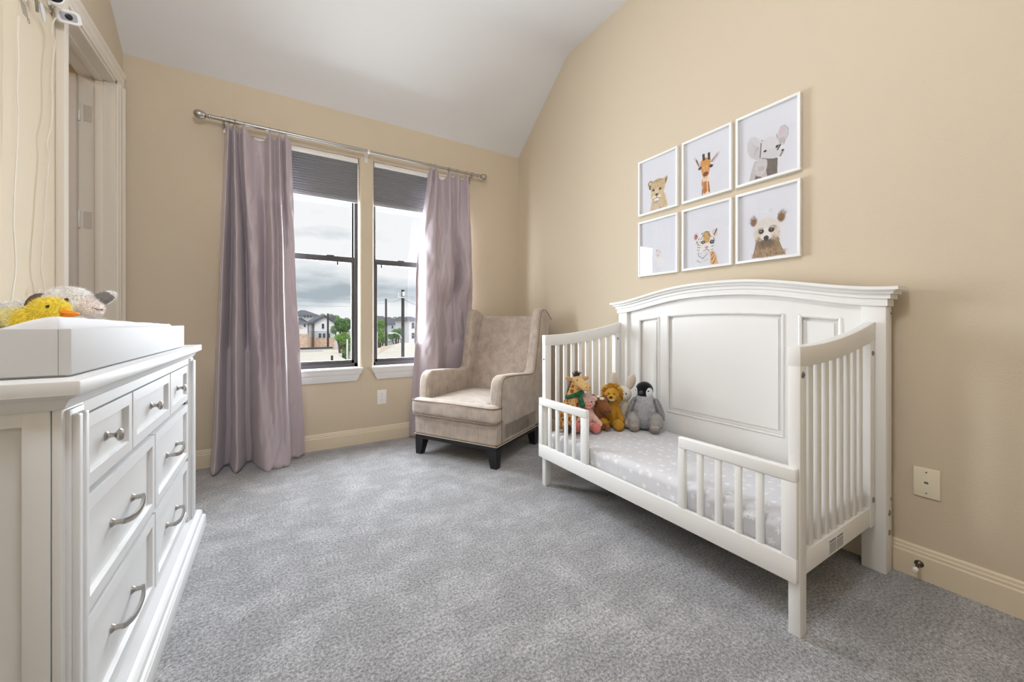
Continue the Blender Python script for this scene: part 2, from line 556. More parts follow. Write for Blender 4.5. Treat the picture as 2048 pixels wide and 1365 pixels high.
# ------------------------------------------------------------------ next room's ceiling lamp and an added fill globe, both outside the frame
def dome_lamp(name, label, loc, r, strength, rgb):
    t = thing(name, label, 'ceiling light', loc)
    x, y, z = loc
    MB().lathe([(r * 0.9, 0), (r * 1.03, -0.01), (r * 1.03, -0.035), (r * 0.97, -0.04)], loc, seg=32).build('rim', M_STEEL, t)
    MB().lathe([(r * 0.97, -0.036)] + [(r * 0.97 * math.cos(a), -0.036 - 0.09 * math.sin(a)) for a in [math.pi / 2 * i / 8 for i in range(9)]], loc, seg=32).build('diffuser', emit_mat(name + '_glow', rgb, strength), t)
    return t


def fill_globe(label, loc, drop, r, strength, rgb):
    t = thing('fill_globe', label, 'ceiling light', loc)
    x, y, z = loc
    MB().lathe([(0.065, 0), (0.065, -0.012), (0.03, -0.03), (0.012, -0.035)], loc, seg=24).build('canopy', M_STEEL, t)
    MB().lathe([(0.009, -0.03), (0.009, -drop + r * 0.95), (0.03, -drop + r * 0.97), (0.03, -drop + r * 0.90)], loc, seg=14).build('stem', M_STEEL, t)
    MB().ell((x, y, z - drop), (r, r, r), sub=4).build('globe', emit_mat('globe_glow', rgb, strength), t)
    return t


fill_globe('added opal fill globe hanging unseen from the flat ceiling above the viewer', (0.09, 0.50, Z_FLAT), 0.72, 0.17, 56, (240, 245, 255))  # added fill light, brightens walls that the windows alone leave too dark
dome_lamp('ceiling_lamp', 'round glass ceiling lamp in the next room', (-1.9, 3.0, 3.0), 0.16, 30, (255, 236, 205))

# ------------------------------------------------------------------ windows
YF = 3.585          # room face of the sash frames
for k, (x0, x1) in enumerate(OP):
    w = thing('window_%d' % (k + 1), None, None, ((x0 + x1) / 2, YF, WZ0))
    del w['label']; del w['category']
    struct(w, ('dark framed window with lowered grey shade, left of the pier', 'dark framed window with lowered grey shade, right of the pier')[k])
    fw = 0.028
    b = MB()
    b.box(x0, x0 + fw, YF, YF + 0.07, WZ0, WZ1, 0.003)
    b.box(x1 - fw, x1, YF, YF + 0.07, WZ0, WZ1, 0.003)
    b.box(x0, x1, YF, YF + 0.07, WZ0 + 0.005, WZ0 + 0.04, 0.003)
    b.box(x0, x1, YF, YF + 0.07, WZ1 - 0.04, WZ1, 0.003)
    b.build('window_frame', M_BRONZE, w)
    # lower sash
    b = MB()
    sw = 0.02
    b.box(x0 + fw, x0 + fw + sw, YF + 0.012, YF + 0.042, WZ0 + 0.03, 1.60, 0.002)
    b.box(x1 - fw - sw, x1 - fw, YF + 0.012, YF + 0.042, WZ0 + 0.03, 1.60, 0.002)
    b.box(x0 + fw, x1 - fw, YF + 0.012, YF + 0.042, WZ0 + 0.035, WZ0 + 0.065, 0.002)
    b.box(x0 + fw, x1 - fw, YF + 0.006, YF + 0.042, 1.552, 1.60, 0.004)
    ls = b.build('lower_sash', M_BRONZE, w)
    MB().box(x0 + fw + sw, x1 - fw - sw, YF + 0.024, YF + 0.028, WZ0 + 0.06, 1.555).build('pane', M_GLASS, ls, smooth=0)
    for fx in (0.3, 0.75):
        xx = x0 + (x1 - x0) * fx
        MB().box(xx - 0.03, xx + 0.03, YF + 0.002, YF + 0.02, 1.598, 1.606, 0.002).build('sash_lock', M_BRONZE, ls)
    xx = x1 - 0.16 if k == 0 else x0 + 0.085
    MB().box(xx - 0.006, xx + 0.006, YF + 0.012, YF + 0.022, 1.525, 1.555, 0.002).build('tilt_latch', M_BLACK, ls)
    b = MB()
    b.box(x0 + fw, x0 + fw + 0.014, YF + 0.044, YF + 0.066, 1.57, WZ1 - 0.04, 0.002)
    b.box(x1 - fw - 0.014, x1 - fw, YF + 0.044, YF + 0.066, 1.57, WZ1 - 0.04, 0.002)
    us = b.build('upper_sash', M_BRONZE, w)
    MB().box(x0 + fw + 0.014, x1 - fw - 0.014, YF + 0.052, YF + 0.056, 1.575, WZ1 - 0.04).build('pane', M_GLASS, us, smooth=0)
    # stool and moulded apron with angled ends
    b = MB()
    b.box(x0 + 0.001, x1 - 0.001, YB - 0.005, YF, WZ0 - 0.006, WZ0 + 0.008)
    b.box(x0 - 0.024, x1 + 0.024, YB - 0.042, YB, WZ0 - 0.012, WZ0 + 0.008, 0.005)
    b.build('stool', M_SILL, w)
    b = MB()
    prof = [(0.038, WZ0 - 0.012), (0.036, 0.615), (0.03, 0.600), (0.026, 0.597), (0.022, 0.57), (0.014, 0.553), (0.012, 0.542)]
    vs_ = []; fs_ = []
    for d, z in prof:
        vs_ += [(x0 - 0.018 + (0.038 - d) * 1.6, YB, z), (x0 - 0.018 + (0.038 - d) * 1.6, YB - d, z), (x1 + 0.018 - (0.038 - d) * 1.6, YB - d, z), (x1 + 0.018 - (0.038 - d) * 1.6, YB, z)]
    for i in range(len(prof) - 1):
        for j in range(3):
            fs_.append((i * 4 + j, i * 4 + j + 1, i * 4 + 4 + j + 1, i * 4 + 4 + j))
    nn = (len(prof) - 1) * 4
    fs_.append((nn, nn + 1, nn + 2, nn + 3)); fs_.append((0, 3, 2, 1))
    b.add(vs_, fs_)
    b.build('apron', M_SILL, w, smooth=20)

# cellular shades
M_SHADE = mat('shade_fabric', (150, 150, 153), 0.8, trans=0.08)
for k, (x0, x1) in enumerate(OP):
    s = thing('cellular_shade', ('grey pleated shade half drawn in the window left of the pier', 'grey pleated shade half drawn in the window right of the pier')[k],
              'window shade', ((x0 + x1) / 2, 3.55, 2.06))
    hr = MB().box(x0 + 0.006, x1 - 0.006, 3.525, 3.575, 2.398, 2.4385, 0.003).build('head_rail', M_PLATE, s)
    xx = x1 - 0.16 if k == 0 else x0 + 0.13
    MB().box(xx - 0.04, xx + 0.04, 3.521, 3.53, 2.425, 2.4387, 0.002).build('mounting_clip', M_PLATE, hr)
    b = MB()
    n = 15; z0, z1 = 2.085, 2.398; vs_ = []; fs_ = []
    for i in range(2 * n + 1):
        z = z1 + (z0 - z1) * i / (2 * n)
        d = 0.014 if i % 2 else 0.0
        for x in (x0 + 0.008, x1 - 0.008):
            vs_.append((x, 3.545 - d, z))
        for x in (x0 + 0.008, x1 - 0.008):
            vs_.append((x, 3.555 + d, z))
    for i in range(2 * n):
        a = i * 4
        fs_ += [(a, a + 1, a + 5, a + 4), (a + 2, a + 6, a + 7, a + 3)]
    b.add(vs_, fs_)
    b.build('pleated_fabric', M_SHADE, s, smooth=0, recalc=False)
    MB().box(x0 + 0.007, x1 - 0.007, 3.537, 3.563, 2.062, 2.087, 0.003).build('bottom_rail', mat('shade_rail', (150, 150, 154), 0.5), s)

# ------------------------------------------------------------------ crib (toddler bed)
CY0, CY1 = 0.585, 2.010          # outer faces of the two ends
crib = thing('toddler_bed', 'white crib converted to toddler bed with arched panelled headboard', 'crib', (1.80, 1.29, 0))
YC = 1.272


def arch(y, amp=0.088, half=0.77):
    t = min(abs(y - YC) / half, 1.0)
    return amp * 0.5 * (1 + math.cos(math.pi * t ** 1.25))


# headboard posts, frame, panels
XFRT = 2.128
b = MB()
ys = [0.628 + (1.916 - 0.628) * i / 48 for i in range(49)]
b.prism([(0.628, 0.24), (1.916, 0.24)] + [(y, 1.10 + arch(y)) for y in ys[::-1]], 'x', 2.165, 2.182)
hb = b.build('headboard', M_WHITE, crib)
for (p0, p1) in ((0.551, 0.630), (1.914, 1.993)):
    MB().box(XFRT, 2.196, p0, p1, 0, 1.108, 0.003).build('headboard_post', M_WHITE, hb)
# stiles and rails standing proud of the panel
XS1 = 2.150
b = MB()
STI = ((0.628, 0.704), (0.868, 0.932), (1.600, 1.660), (1.826, 1.916))
ZB_, ZT_ = 0.462, 1.045
for (a0, a1) in STI:
    b.prism([(a0, ZB_ - 0.01), (a1, ZB_ - 0.01), (a1, 1.06 + arch(a1) * 0.9), (a0, 1.06 + arch(a0) * 0.9)], 'x', XS1, 2.1678)
b.box(XS1 - 0.0006, 2.168, 0.628, 1.916, 0.2405, ZB_, 0.002)
b.prism([(y, ZT_ - 0.002 + arch(y) * 0.55) for y in ys] + [(y, 1.106 + arch(y)) for y in ys[::-1]], 'x', XS1 - 0.0006, 2.168)
b.build('panel_frame', M_WHITE, hb, smooth=25)
for i, (a0, a1) in enumerate(((0.704, 0.868), (0.932, 1.600), (1.660, 1.826))):
    n = 24
    top = [(a0 + (a1 - a0) * j / n) for j in range(n + 1)]
    pts = [(2.152, a0 + 0.004, ZB_ + 0.004), (2.152, a1 - 0.004, ZB_ + 0.004)] + [(2.152, y, ZT_ - 0.006 + arch(y) * 0.55) for y in [a1 - 0.004] + [q for q in top[::-1] if a0 + 0.012 < q < a1 - 0.012] + [a0 + 0.004]]
    b = MB(); b.tube(pts, 0.0085, 8, closed=True); b.build('panel_moulding', M_WHITE, hb)
    g = 0.03
    inner = [(a0 + g, ZB_ + g), (a1 - g, ZB_ + g)] + [(min(max(y, a0 + g), a1 - g), ZT_ - g + arch(y) * 0.55) for y in [a1 - g] + [q for q in top[::-1] if a0 + g < q < a1 - g] + [a0 + g]]
    MB().prism(inner, 'x', 2.1585, 2.1655).build('raised_panel', M_WHITE, hb, smooth=25)
# arched bead and top rail under the crown
b = MB()
yc = [0.545 + (2.0 - 0.545) * i / 60 for i in range(61)]
b.prism([(y, 1.098 + arch(y)) for y in yc] + [(y, 1.150 + arch(y)) for y in yc[::-1]], 'x', 2.120, 2.196)
b.build('top_rail', M_WHITE, hb, smooth=25)
b = MB()
for (lip, za, zb, en) in ((0.000, 1.128, 1.150, 0.010), (0.012, 1.148, 1.160, 0.022), (0.020, 1.158, 1.164, 0.030), (0.028, 1.163, 1.176, 0.040)):
    yq = [0.545 - en + (2.0 - 0.545 + 2 * en) * i / 72 for i in range(73)]
    b.prism([(y, za + arch(y)) for y in yq] + [(y, zb + arch(y)) for y in yq[::-1]], 'x', 2.114 - lip, 2.204)
b.build('crown', M_WHITE, hb, smooth=25)
b = MB()
b.box(2.13, 2.17, 0.63, 1.914, 0.20, 0.262, 0.003)
b.build('headboard_bottom_rail', M_WHITE, hb)


# the two barred ends
def crib_end(y0, y1, label):
    b = MB()
    xa, xb = 1.458, 2.128
    b.box(xa + 0.0006, xa + 0.046, y0, y1, 0.0, 0.93, 0.003)          # front post and leg
    b.box(xb - 0.050, xb - 0.0006, y0, y1, 0.19, 0.99, 0.003)         # back post
    b.box(xa + 0.044, xb - 0.048, y0 + 0.002, y1 - 0.002, 0.195, 0.272, 0.003)
    e_ = b.build('end_panel', M_WHITE, crib)
    def top(x):
        t = (x - xa) / (xb - xa)
        return 0.953 + 0.082 * t ** 1.9
    n = 24
    xs = [xa + (xb - xa) * i / n for i in range(n + 1)]
    b = MB()
    b.prism([(x, top(x) - 0.066 - 0.008 * (x - xa) / (xb - xa)) for x in xs] + [(x, top(x)) for x in xs[::-1]], 'y', y0 - 0.0008, y1 + 0.0008, 0.003)
    b.build('curved_top_rail', M_WHITE, e_, smooth=25)
    ym = (y0 + y1) / 2
    for i in range(8):
        x = xa + 0.046 + (xb - xa - 0.096) * (i + 1) / 9.0
        MB().box(x - 0.0135, x + 0.0135, ym - 0.0095, ym + 0.0095, 0.268, top(x) - 0.062, 0.006, 3).build('slat', M_WHITE, e_)
    return e_


ER = crib_end(CY0, CY0 + 0.036, None)
EL = crib_end(CY1 - 0.036, CY1, None)


def bolt(p, ax, par, r=0.011):
    MB().lathe([(r, 0), (r, 0.002), (r * 0.75, 0.0035), (r * 0.45, 0.0035), (r * 0.4, 0.001)], p, ax, 14).build('bolt', M_BOLT, par)


for x, z in ((1.475, 0.86), (2.10, 0.905), (2.105, 0.30)):
    bolt((x, CY0, z), (0, -1, 0), ER)
for z in (0.245, 0.165):
    bolt((2.165, 0.551, z), (0, -1, 0), hb, 0.012)
for x, z in ((1.475, 0.80),):
    bolt((1.458, 1.992, z), (-1, 0, 0), EL, 0.006)
bolt((2.10, CY1 - 0.036, 0.92), (0, -1, 0), EL, 0.008)
bolt((2.183, 0.5505, 1.07), (0, -1, 0), hb, 0.005)
bolt((2.183, 0.5505, 0.30), (0, -1, 0), hb, 0.005)

# front rail and two guard rails
b = MB()
b.box(1.438, 1.458, CY0 + 0.003, CY1 + 0.012, 0.182, 0.262, 0.003)
b.box(1.458, 1.475, CY0 + 0.036, CY1 - 0.036, 0.238, 0.250)
fr_ = b.build('front_rail', M_WHITE, crib)
for (ya, yb_, ns, nm) in ((1.577, 2.022, 4, 'left'), (0.588, 1.021, 4, 'right')):
    b = MB()
    b.box(1.438, 1.462, ya, yb_, 0.508, 0.556, 0.007, 3)
    pa = ya + (0.012 if nm == 'right' else 0)
    b.box(1.440, 1.460, ya, ya + (0.05 if nm == 'left' else 0.046), 0.260, 0.512, 0.002)
    b.box(1.440, 1.460, yb_ - (0.036 if nm == 'left' else 0.030), yb_, 0.260, 0.512, 0.002)
    g = b.build('guard_rail', M_WHITE, crib)
    lo, hi = ya + (0.05 if nm == 'left' else 0.046), yb_ - (0.036 if nm == 'left' else 0.03)
    if nm == 'left':
        cs = [1.9165, 1.8425, 1.762, 1.6925]
    else:
        cs = [0.927, 0.8525, 0.7775, 0.7035]
    for y in cs:
        MB().box(1.443, 1.457, y - 0.0125, y + 0.0125, 0.259, 0.512, 0.004).build('slat', M_WHITE, g)
# mattress support
MB().box(1.48, 2.12, CY0 + 0.04, CY1 - 0.04, 0.215, 0.228).build('mattress_support', mat('dark_board', (70, 66, 62), 0.7), crib)
hk = MB().tube([(1.51, 1.968, 0.262), (1.505, 1.955, 0.275), (1.507, 1.945, 0.290), (1.513, 1.948, 0.300), (1.52, 1.958, 0.296), (1.518, 1.965, 0.286)], 0.0035, 8)
hk.build('hook', M_BLACK, crib)
# warning label on the near end
lb = MB().box(1.675, 1.80, CY0 - 0.0012, CY0 + 0.0015, 0.207, 0.258).build('warning_label', mat('label_white', (226, 225, 222), 0.5), ER)


def text_part(txt, size, loc, rot, m, parent, name='lettering', ext=0.0002):
    cu = bpy.data.curves.new(name, 'FONT'); cu.body = txt; cu.size = size; cu.extrude = ext
    cu.align_x = 'CENTER'; cu.align_y = 'CENTER'
    to = bpy.data.objects.new(name, cu); col.objects.link(to)
    bpy.context.view_layer.update()
    me = bpy.data.meshes.new_from_object(to.evaluated_get(bpy.context.evaluated_depsgraph_get()))
    bpy.data.objects.remove(to)
    from mathutils import Euler
    me.transform(Matrix.Translation(loc) @ Euler(rot).to_matrix().to_4x4())
    r = parent
    while r.parent is not None: r = r.parent
    me.transform(Matrix.Translation(-Vector(r.location)))
    o = bpy.data.objects.new(name, me); col.objects.link(o); o.parent = parent
    me.materials.clear(); me.materials.append(m)
    return o


M_INK = mat('label_ink', (120, 120, 126), 0.6)
for xc in (1.705, 1.768):
    text_part('WARNING', 0.011, (xc, CY0 - 0.0015, 0.2515), (math.pi / 2, 0, 0), M_INK, lb)
b = MB()
rl = random.Random(3)
for c0 in (1.679, 1.741):
    for i in range(8):
        x = c0
        while x < c0 + 0.053:
            w_ = rl.uniform(0.004, 0.012)
            b.box(x, min(x + w_, c0 + 0.055), CY0 - 0.0016, CY0 - 0.001, 0.2105 + i * 0.0044, 0.2105 + i * 0.0044 + 0.0018)
            x += w_ + 0.0016
b.build('fine_print', M_INK, lb, smooth=0)


# mattress under a star print sheet
def star_mat():
    m = bpy.data.materials.new('star_sheet'); m.use_nodes = True
    n = m.node_tree.nodes; l = m.node_tree.links
    p = n['Principled BSDF']; p.inputs['Roughness'].default_value = 0.9; p.inputs['Specular IOR Level'].default_value = 0.2
    uv = n.new('ShaderNodeUVMap'); uv.uv_map = 'UVMap'
    sc = n.new('ShaderNodeVectorMath'); sc.operation = 'SCALE'; sc.inputs['Scale'].default_value = 17.0
    l.new(uv.outputs['UV'], sc.inputs[0])
    vo = n.new('ShaderNodeTexVoronoi'); vo.voronoi_dimensions = '2D'; vo.inputs['Scale'].default_value = 1.0; vo.inputs['Randomness'].default_value = 0.75
    l.new(sc.outputs['Vector'], vo.inputs['Vector'])
    df = n.new('ShaderNodeVectorMath'); df.operation = 'SUBTRACT'
    l.new(sc.outputs['Vector'], df.inputs[0]); l.new(vo.outputs['Position'], df.inputs[1])
    sp = n.new('ShaderNodeSeparateXYZ'); l.new(df.outputs['Vector'], sp.inputs[0])
    def mth(op, a, b_=None):
        q = n.new('ShaderNodeMath'); q.operation = op
        for i, v in enumerate((a, b_)):
            if v is None: continue
            if isinstance(v, (int, float)): q.inputs[i].default_value = v
            else: l.new(v, q.inputs[i])
        return q.outputs['Value']
    ang = mth('ARCTAN2', sp.outputs['Y'], sp.outputs['X'])
    ph = n.new('ShaderNodeSeparateColor'); l.new(vo.outputs['Color'], ph.inputs['Color'])
    ang = mth('ADD', mth('MULTIPLY', ang, 5.0), mth('MULTIPLY', ph.outputs['Red'], 6.28))
    c5 = mth('COSINE', ang)
    sz = mth('ADD', mth('MULTIPLY', ph.outputs['Green'], 0.10), 0.10)
    rad = mth('MULTIPLY', sz, mth('ADD', mth('MULTIPLY', c5, 0.42), 1.0))
    isn = mth('LESS_THAN', vo.outputs['Distance'], rad)
    mx = n.new('ShaderNodeMix'); mx.data_type = 'RGBA'
    mx.inputs['A'].default_value = (*s2l((216, 215, 218)), 1); mx.inputs['B'].default_value = (*s2l((236, 236, 237)), 1)
    l.new(isn, mx.inputs['Factor'])
    l.new(mx.outputs['Result'], p.inputs['Base Color'])
    wv = n.new('ShaderNodeTexNoise'); wv.inputs['Scale'].default_value = 26.0; wv.inputs['Detail'].default_value = 4
    mp = n.new('ShaderNodeMapping'); mp.inputs['Scale'].default_value = (3.5, 0.5, 1)
    l.new(uv.outputs['UV'], mp.inputs['Vector']); l.new(mp.outputs['Vector'], wv.inputs['Vector'])
    bp = n.new('ShaderNodeBump'); bp.inputs['Strength'].default_value = 0.35; bp.inputs['Distance'].default_value = 0.006
    l.new(wv.outputs['Fac'], bp.inputs['Height']); l.new(bp.outputs['Normal'], p.inputs['Normal'])
    return m


b = MB()
b.soft((1.468, 0.628, 0.229), (2.122, 1.968, 0.352), 0.035, 40, crown=0.006, wob=0.0)
mt = b.build('crib_mattress', star_mat(), smooth=60)
me = mt.data
uvl = me.uv_layers.new(name='UVMap')
for p in me.polygons:
    nx, ny, nz = (abs(v) for v in p.normal)
    for li in p.loop_indices:
        c = me.vertices[me.loops[li].vertex_index].co
        if nz >= max(nx, ny): uvl.data[li].uv = (c.y, c.x)
        elif nx >= ny: uvl.data[li].uv = (c.y, c.z + 1.468 - 0.352)
        else: uvl.data[li].uv = (c.x + 0.5, c.z + 0.3)
# soft wrinkles
for v in me.vertices:
    f_ = min(1, max(0, (v.co.z - 0.26) / 0.08))
    v.co.z += f_ * 0.004 * mnoise.noise(Vector((v.co.x * 5, v.co.y * 9, 2)))
    if v.co.x < 1.55:
        v.co.x += 0.006 * mnoise.noise(Vector((v.co.y * 12, v.co.z * 14, 5)))
tag(mt, 'pale grey mattress sheet printed with small white stars in the white crib', 'mattress')

# ------------------------------------------------------------------ dresser
DX = -0.345                         # drawer face
dr = thing('dresser', 'white seven drawer dresser with moulded top and nickel pulls', 'dresser', (-0.58, 1.757, 0))
BY0, BY1, BXB = 1.066, 2.448, -0.825
b = MB()
b.box(BXB, DX - 0.0205, BY0 + 0.014, BY1 - 0.014, 0.02, 0.868)
body = b.build('body', M_DRESS, dr, smooth=0)
b = MB()   # face frame
b.box(DX - 0.009, DX + 0.004, BY0, 1.165, 0.09, 0.868, 0.002)
b.box(DX - 0.009, DX + 0.004, 2.342, BY1, 0.09, 0.868, 0.002)
b.box(DX - 0.03, DX + 0.002, 1.16, 2.345, 0.838, 0.868)
b.box(DX - 0.03, DX - 0.006, 1.16, 2.345, 0.09, 0.125)
b.build('face_frame', M_DRESS, dr)
for (ya, yb_) in ((BY0, BY0 + 0.016), (BY1 - 0.016, BY1)):   # framed sides
    b = MB()
    b.box(DX - 0.0105, DX - 0.046, ya, yb_, 0.09, 0.868, 0.001)
    b.box(BXB, BXB + 0.055, ya, yb_, 0.09, 0.868, 0.001)
    b.box(BXB + 0.0003, DX - 0.012, ya + 0.0008, yb_ - 0.0008, 0.84, 0.8675)
    b.box(BXB + 0.0003, DX - 0.012, ya + 0.0008, yb_ - 0.0008, 0.0905, 0.16)
    b.build('side_frame', M_DRESS, dr)
for (p0, p1) in ((1.083, 1.150), (2.357, 2.424)):
    b = MB()
    b.box(DX + 0.002, DX + 0.010, p0, p1, 0.10, 0.862, 0.002)
    pm = (p0 + p1) / 2
    b.box(DX + 0.008, DX + 0.020, p0 + 0.008, p0 + 0.028, 0.104, 0.852, 0.004, 3)
    b.box(DX + 0.008, DX + 0.020, p1 - 0.028, p1 - 0.008, 0.104, 0.852, 0.004, 3)
    b.build('pilaster', M_DRESS, dr)
# moulded top
b = MB()
b.box(BXB, -0.310, 1.044, 2.481, 0.894, 0.922, 0.003)
prof = [(0.0, 0.866), (0.004, 0.870), (0.006, 0.876), (0.012, 0.886), (0.022, 0.892), (0.026, 0.896)]
x_, ya_, yb2 = DX + 0.006, BY0 - 0.002, BY1 + 0.002
vs_ = []; fs_ = []
for d, z in prof:
    vs_ += [(BXB, ya_ - d * 0.8, z), (x_ + d, ya_ - d * 0.8, z), (x_ + d, yb2 + d, z), (BXB, yb2 + d, z)]
for i in range(len(prof) - 1):
    for j in range(4):
        fs_.append((i * 4 + j, i * 4 + (j + 1) % 4, i * 4 + 4 + (j + 1) % 4, i * 4 + 4 + j))
fs_.append((0, 3, 2, 1)); fs_.append(tuple((len(prof) - 1) * 4 + j for j in range(4)))
b.add(vs_, fs_)
b.build('moulded_top', M_DRESS, dr, smooth=25)
# plinth
b = MB()
b.box(BXB, -0.295, 1.022, 2.498, 0.0, 0.058, 0.002)
prof = [(0.0, 0.058), (-0.004, 0.064), (-0.010, 0.066), (-0.011, 0.085), (-0.018, 0.094), (-0.028, 0.100)]
vs_ = []; fs_ = []
for d, z in prof:
    vs_ += [(BXB, 1.022 - d, z), (-0.297 + d, 1.022 - d, z), (-0.297 + d, 2.496 + d, z), (BXB, 2.496 + d, z)]
for i in range(len(prof) - 1):
    for j in range(4):
        fs_.append((i * 4 + j, i * 4 + (j + 1) % 4, i * 4 + 4 + (j + 1) % 4, i * 4 + 4 + j))
fs_.append((0, 3, 2, 1)); fs_.append(tuple((len(prof) - 1) * 4 + j for j in range(4)))
b.add(vs_, fs_)
b.build('plinth', M_DRESS, dr, smooth=25)


def knob(y, z, par):
    MB().lathe([(0.011, 0), (0.011, 0.003), (0.007, 0.006), (0.0055, 0.012), (0.006, 0.017), (0.012, 0.021), (0.0155, 0.024), (0.0155, 0.027), (0.012, 0.031), (0.004, 0.0325)], (DX - 0.008, y, z), (1, 0, 0), 20).build('knob', M_STEEL, par)


def pull(y, z, par):
    b = MB()
    hw = 0.088
    pts = []
    for i in range(17):
        t = -1 + 2 * i / 16
        pts.append((DX - 0.008 + 0.034 - 0.010 * abs(t) ** 2.5, y + hw * t, z - 0.012 * (1 - t * t)))
    # flat bowed bar
    vs_ = []; fs_ = []
    for (px_, py_, pz_) in pts:
        for dx, dz in ((-0.004, -0.007), (0.003, -0.007), (0.005, 0.0), (0.003, 0.007), (-0.004, 0.007)):
            vs_.append((px_ + dx, py_, pz_ + dz))
    for i in range(16):
        for j in range(5):
            fs_.append((i * 5 + j, i * 5 + (j + 1) % 5, i * 5 + 5 + (j + 1) % 5, i * 5 + 5 + j))
    fs_.append((0, 1, 2, 3, 4)); fs_.append(tuple(16 * 5 + j for j in range(5)))
    b.add(vs_, fs_)
    for sg in (-1, 1):
        yy = y + sg * (hw - 0.004)
        b.lathe([(0.011, 0), (0.011, 0.003), (0.007, 0.008), (0.0065, 0.022), (0.008, 0.026)], (DX - 0.008, yy, z), (1, 0, 0), 12)
    b.build('pull', M_STEEL, par)


def drawer(y0, y1, z0, z1, nm):
    b = MB()
    w_ = 0.034
    b.box(DX - 0.02, DX - 0.008, y0 + 0.003, y1 - 0.003, z0 + 0.003, z1 - 0.003)
    # mitred border with sloped inner edge
    o_ = [(y0, z0), (y1, z0), (y1, z1), (y0, z1)]
    i1 = [(y0 + w_ - 0.004, z0 + w_ - 0.004), (y1 - w_ + 0.004, z0 + w_ - 0.004), (y1 - w_ + 0.004, z1 - w_ + 0.004), (y0 + w_ - 0.004, z1 - w_ + 0.004)]
    i2 = [(y0 + w_, z0 + w_), (y1 - w_, z0 + w_), (y1 - w_, z1 - w_), (y0 + w_, z1 - w_)]
    for j in range(4):
        q = (j + 1) % 4
        A, Bq = o_[j], o_[q]; Ci, Di = i1[q], i1[j]; Ei, Fi = i2[q], i2[j]
        vs_ = [(DX - 0.02, *A), (DX - 0.02, *Bq), (DX + 0.002, *A), (DX + 0.002, *Bq), (DX + 0.003, *Ci), (DX + 0.003, *Di), (DX - 0.0085, *Ei), (DX - 0.0085, *Fi)]
        b.add(vs_, [(0, 1, 3, 2), (2, 3, 4, 5), (5, 4, 6, 7), (0, 7, 6, 1), (0, 2, 5, 7), (1, 6, 4, 3)])
    return b.build('drawer', M_DRESS, dr, smooth=20)


G = 0.003
for (y0, y1) in ((1.172, 1.500), (1.512, 1.972), (1.996 - 0.012, 2.334)):
    d_ = drawer(y0, y1, 0.672, 0.833, 'small')
    knob((y0 + y1) / 2 , 0.752, d_)
for (z0, z1) in ((0.402, 0.652), (0.130, 0.386)):
    for (y0, y1) in ((1.172, 1.744), (1.762, 2.334)):
        d_ = drawer(y0, y1, z0, z1, 'wide')
        pull((y0 + y1) / 2 - 0.0, (z0 + z1) / 2 - 0.006, d_)

# changing tray and pad
tray = thing('changing_tray', 'white wooden changing tray standing on the dresser top', 'changing tray', (-0.58, 1.69, 0.9225))
TX0, TX1, TY0, TY1, TZ0, TZ1 = -0.80, -0.345, 1.120, 2.262, 0.9265, 1.0185
M_TRAY = mat('tray_white', (208, 208, 208), 0.6, spec=0.2)
for (a, c_, d_, e_) in ((TX1 - 0.018, TX1, TY0, TY1), (TX0, TX0 + 0.018, TY0, TY1)):
    MB().box(a, c_, d_, e_, TZ0, TZ1, 0.0015).build('long_board', M_TRAY, tray)
for (d_, e_) in ((TY0 + 0.0, TY0 + 0.018), (TY1 - 0.018, TY1)):
    MB().box(TX0 + 0.018, TX1 - 0.0182, d_, e_, TZ0, TZ1, 0.0015).build('end_board', M_TRAY, tray)
MB().box(TX0 + 0.01, TX1 - 0.01, TY0 + 0.01, TY1 - 0.01, 0.9225, 0.934).build('tray_floor', M_TRAY, tray)
# contoured pad: two long raised sides with a valley between
b = MB(); nx, ny = 44, 60
px0, px1, py0, py1 = TX0 + 0.03, TX1 - 0.022, TY0 + 0.03, TY1 - 0.025
def pad_z(s, t):
    ridge = 0.5 * (1 + math.cos(2 * math.pi * s))              # high at both long sides
    z = 0.992 + 0.054 * ridge ** 1.2 - 0.020 * t * ridge
    edge = min(s / 0.05, (1 - s) / 0.05, 1.0); edge2 = min(t / 0.03, (1 - t) / 0.03, 1)
    edge = max(edge, 0); edge2 = max(edge2, 0)
    k_ = math.sqrt(max(0, 1 - (1 - edge) ** 2)) * math.sqrt(max(0, 1 - (1 - edge2) ** 2))
    return 0.936 + (z - 0.936) * k_
vs_ = []; fs_ = []
for i in range(nx + 1):
    for j in range(ny + 1):
        s_ = 0.5 - 0.5 * math.cos(math.pi * i / nx); t_ = 0.5 - 0.5 * math.cos(math.pi * j / ny)
        vs_.append((px0 + (px1 - px0) * s_, py0 + (py1 - py0) * t_, pad_z(s_, t_) + 0.002 * mnoise.noise(Vector((s_ * 8, t_ * 14, 0)))))
for i in range(nx):
    for j in range(ny):
        a = i * (ny + 1) + j
        fs_.append((a, a + ny + 1, a + ny + 2, a + 1))
b.add(vs_, fs_)
b.box(px0 + 0.002, px1 - 0.002, py0 + 0.002, py1 - 0.002, 0.9345, 0.937)
tag(b.build('changing_pad', mat('pad_cover', (226, 226, 229), 0.9, bump=0.2, bscale=90), smooth=60), 'white contoured changing pad lying in the tray', 'changing pad')

# ------------------------------------------------------------------ armchair
CH = thing('wing_chair', 'taupe velvet wingback armchair with black tapered legs in the corner', 'armchair', (1.139, 2.692, 0), math.atan2(-0.8667, 0.4986))


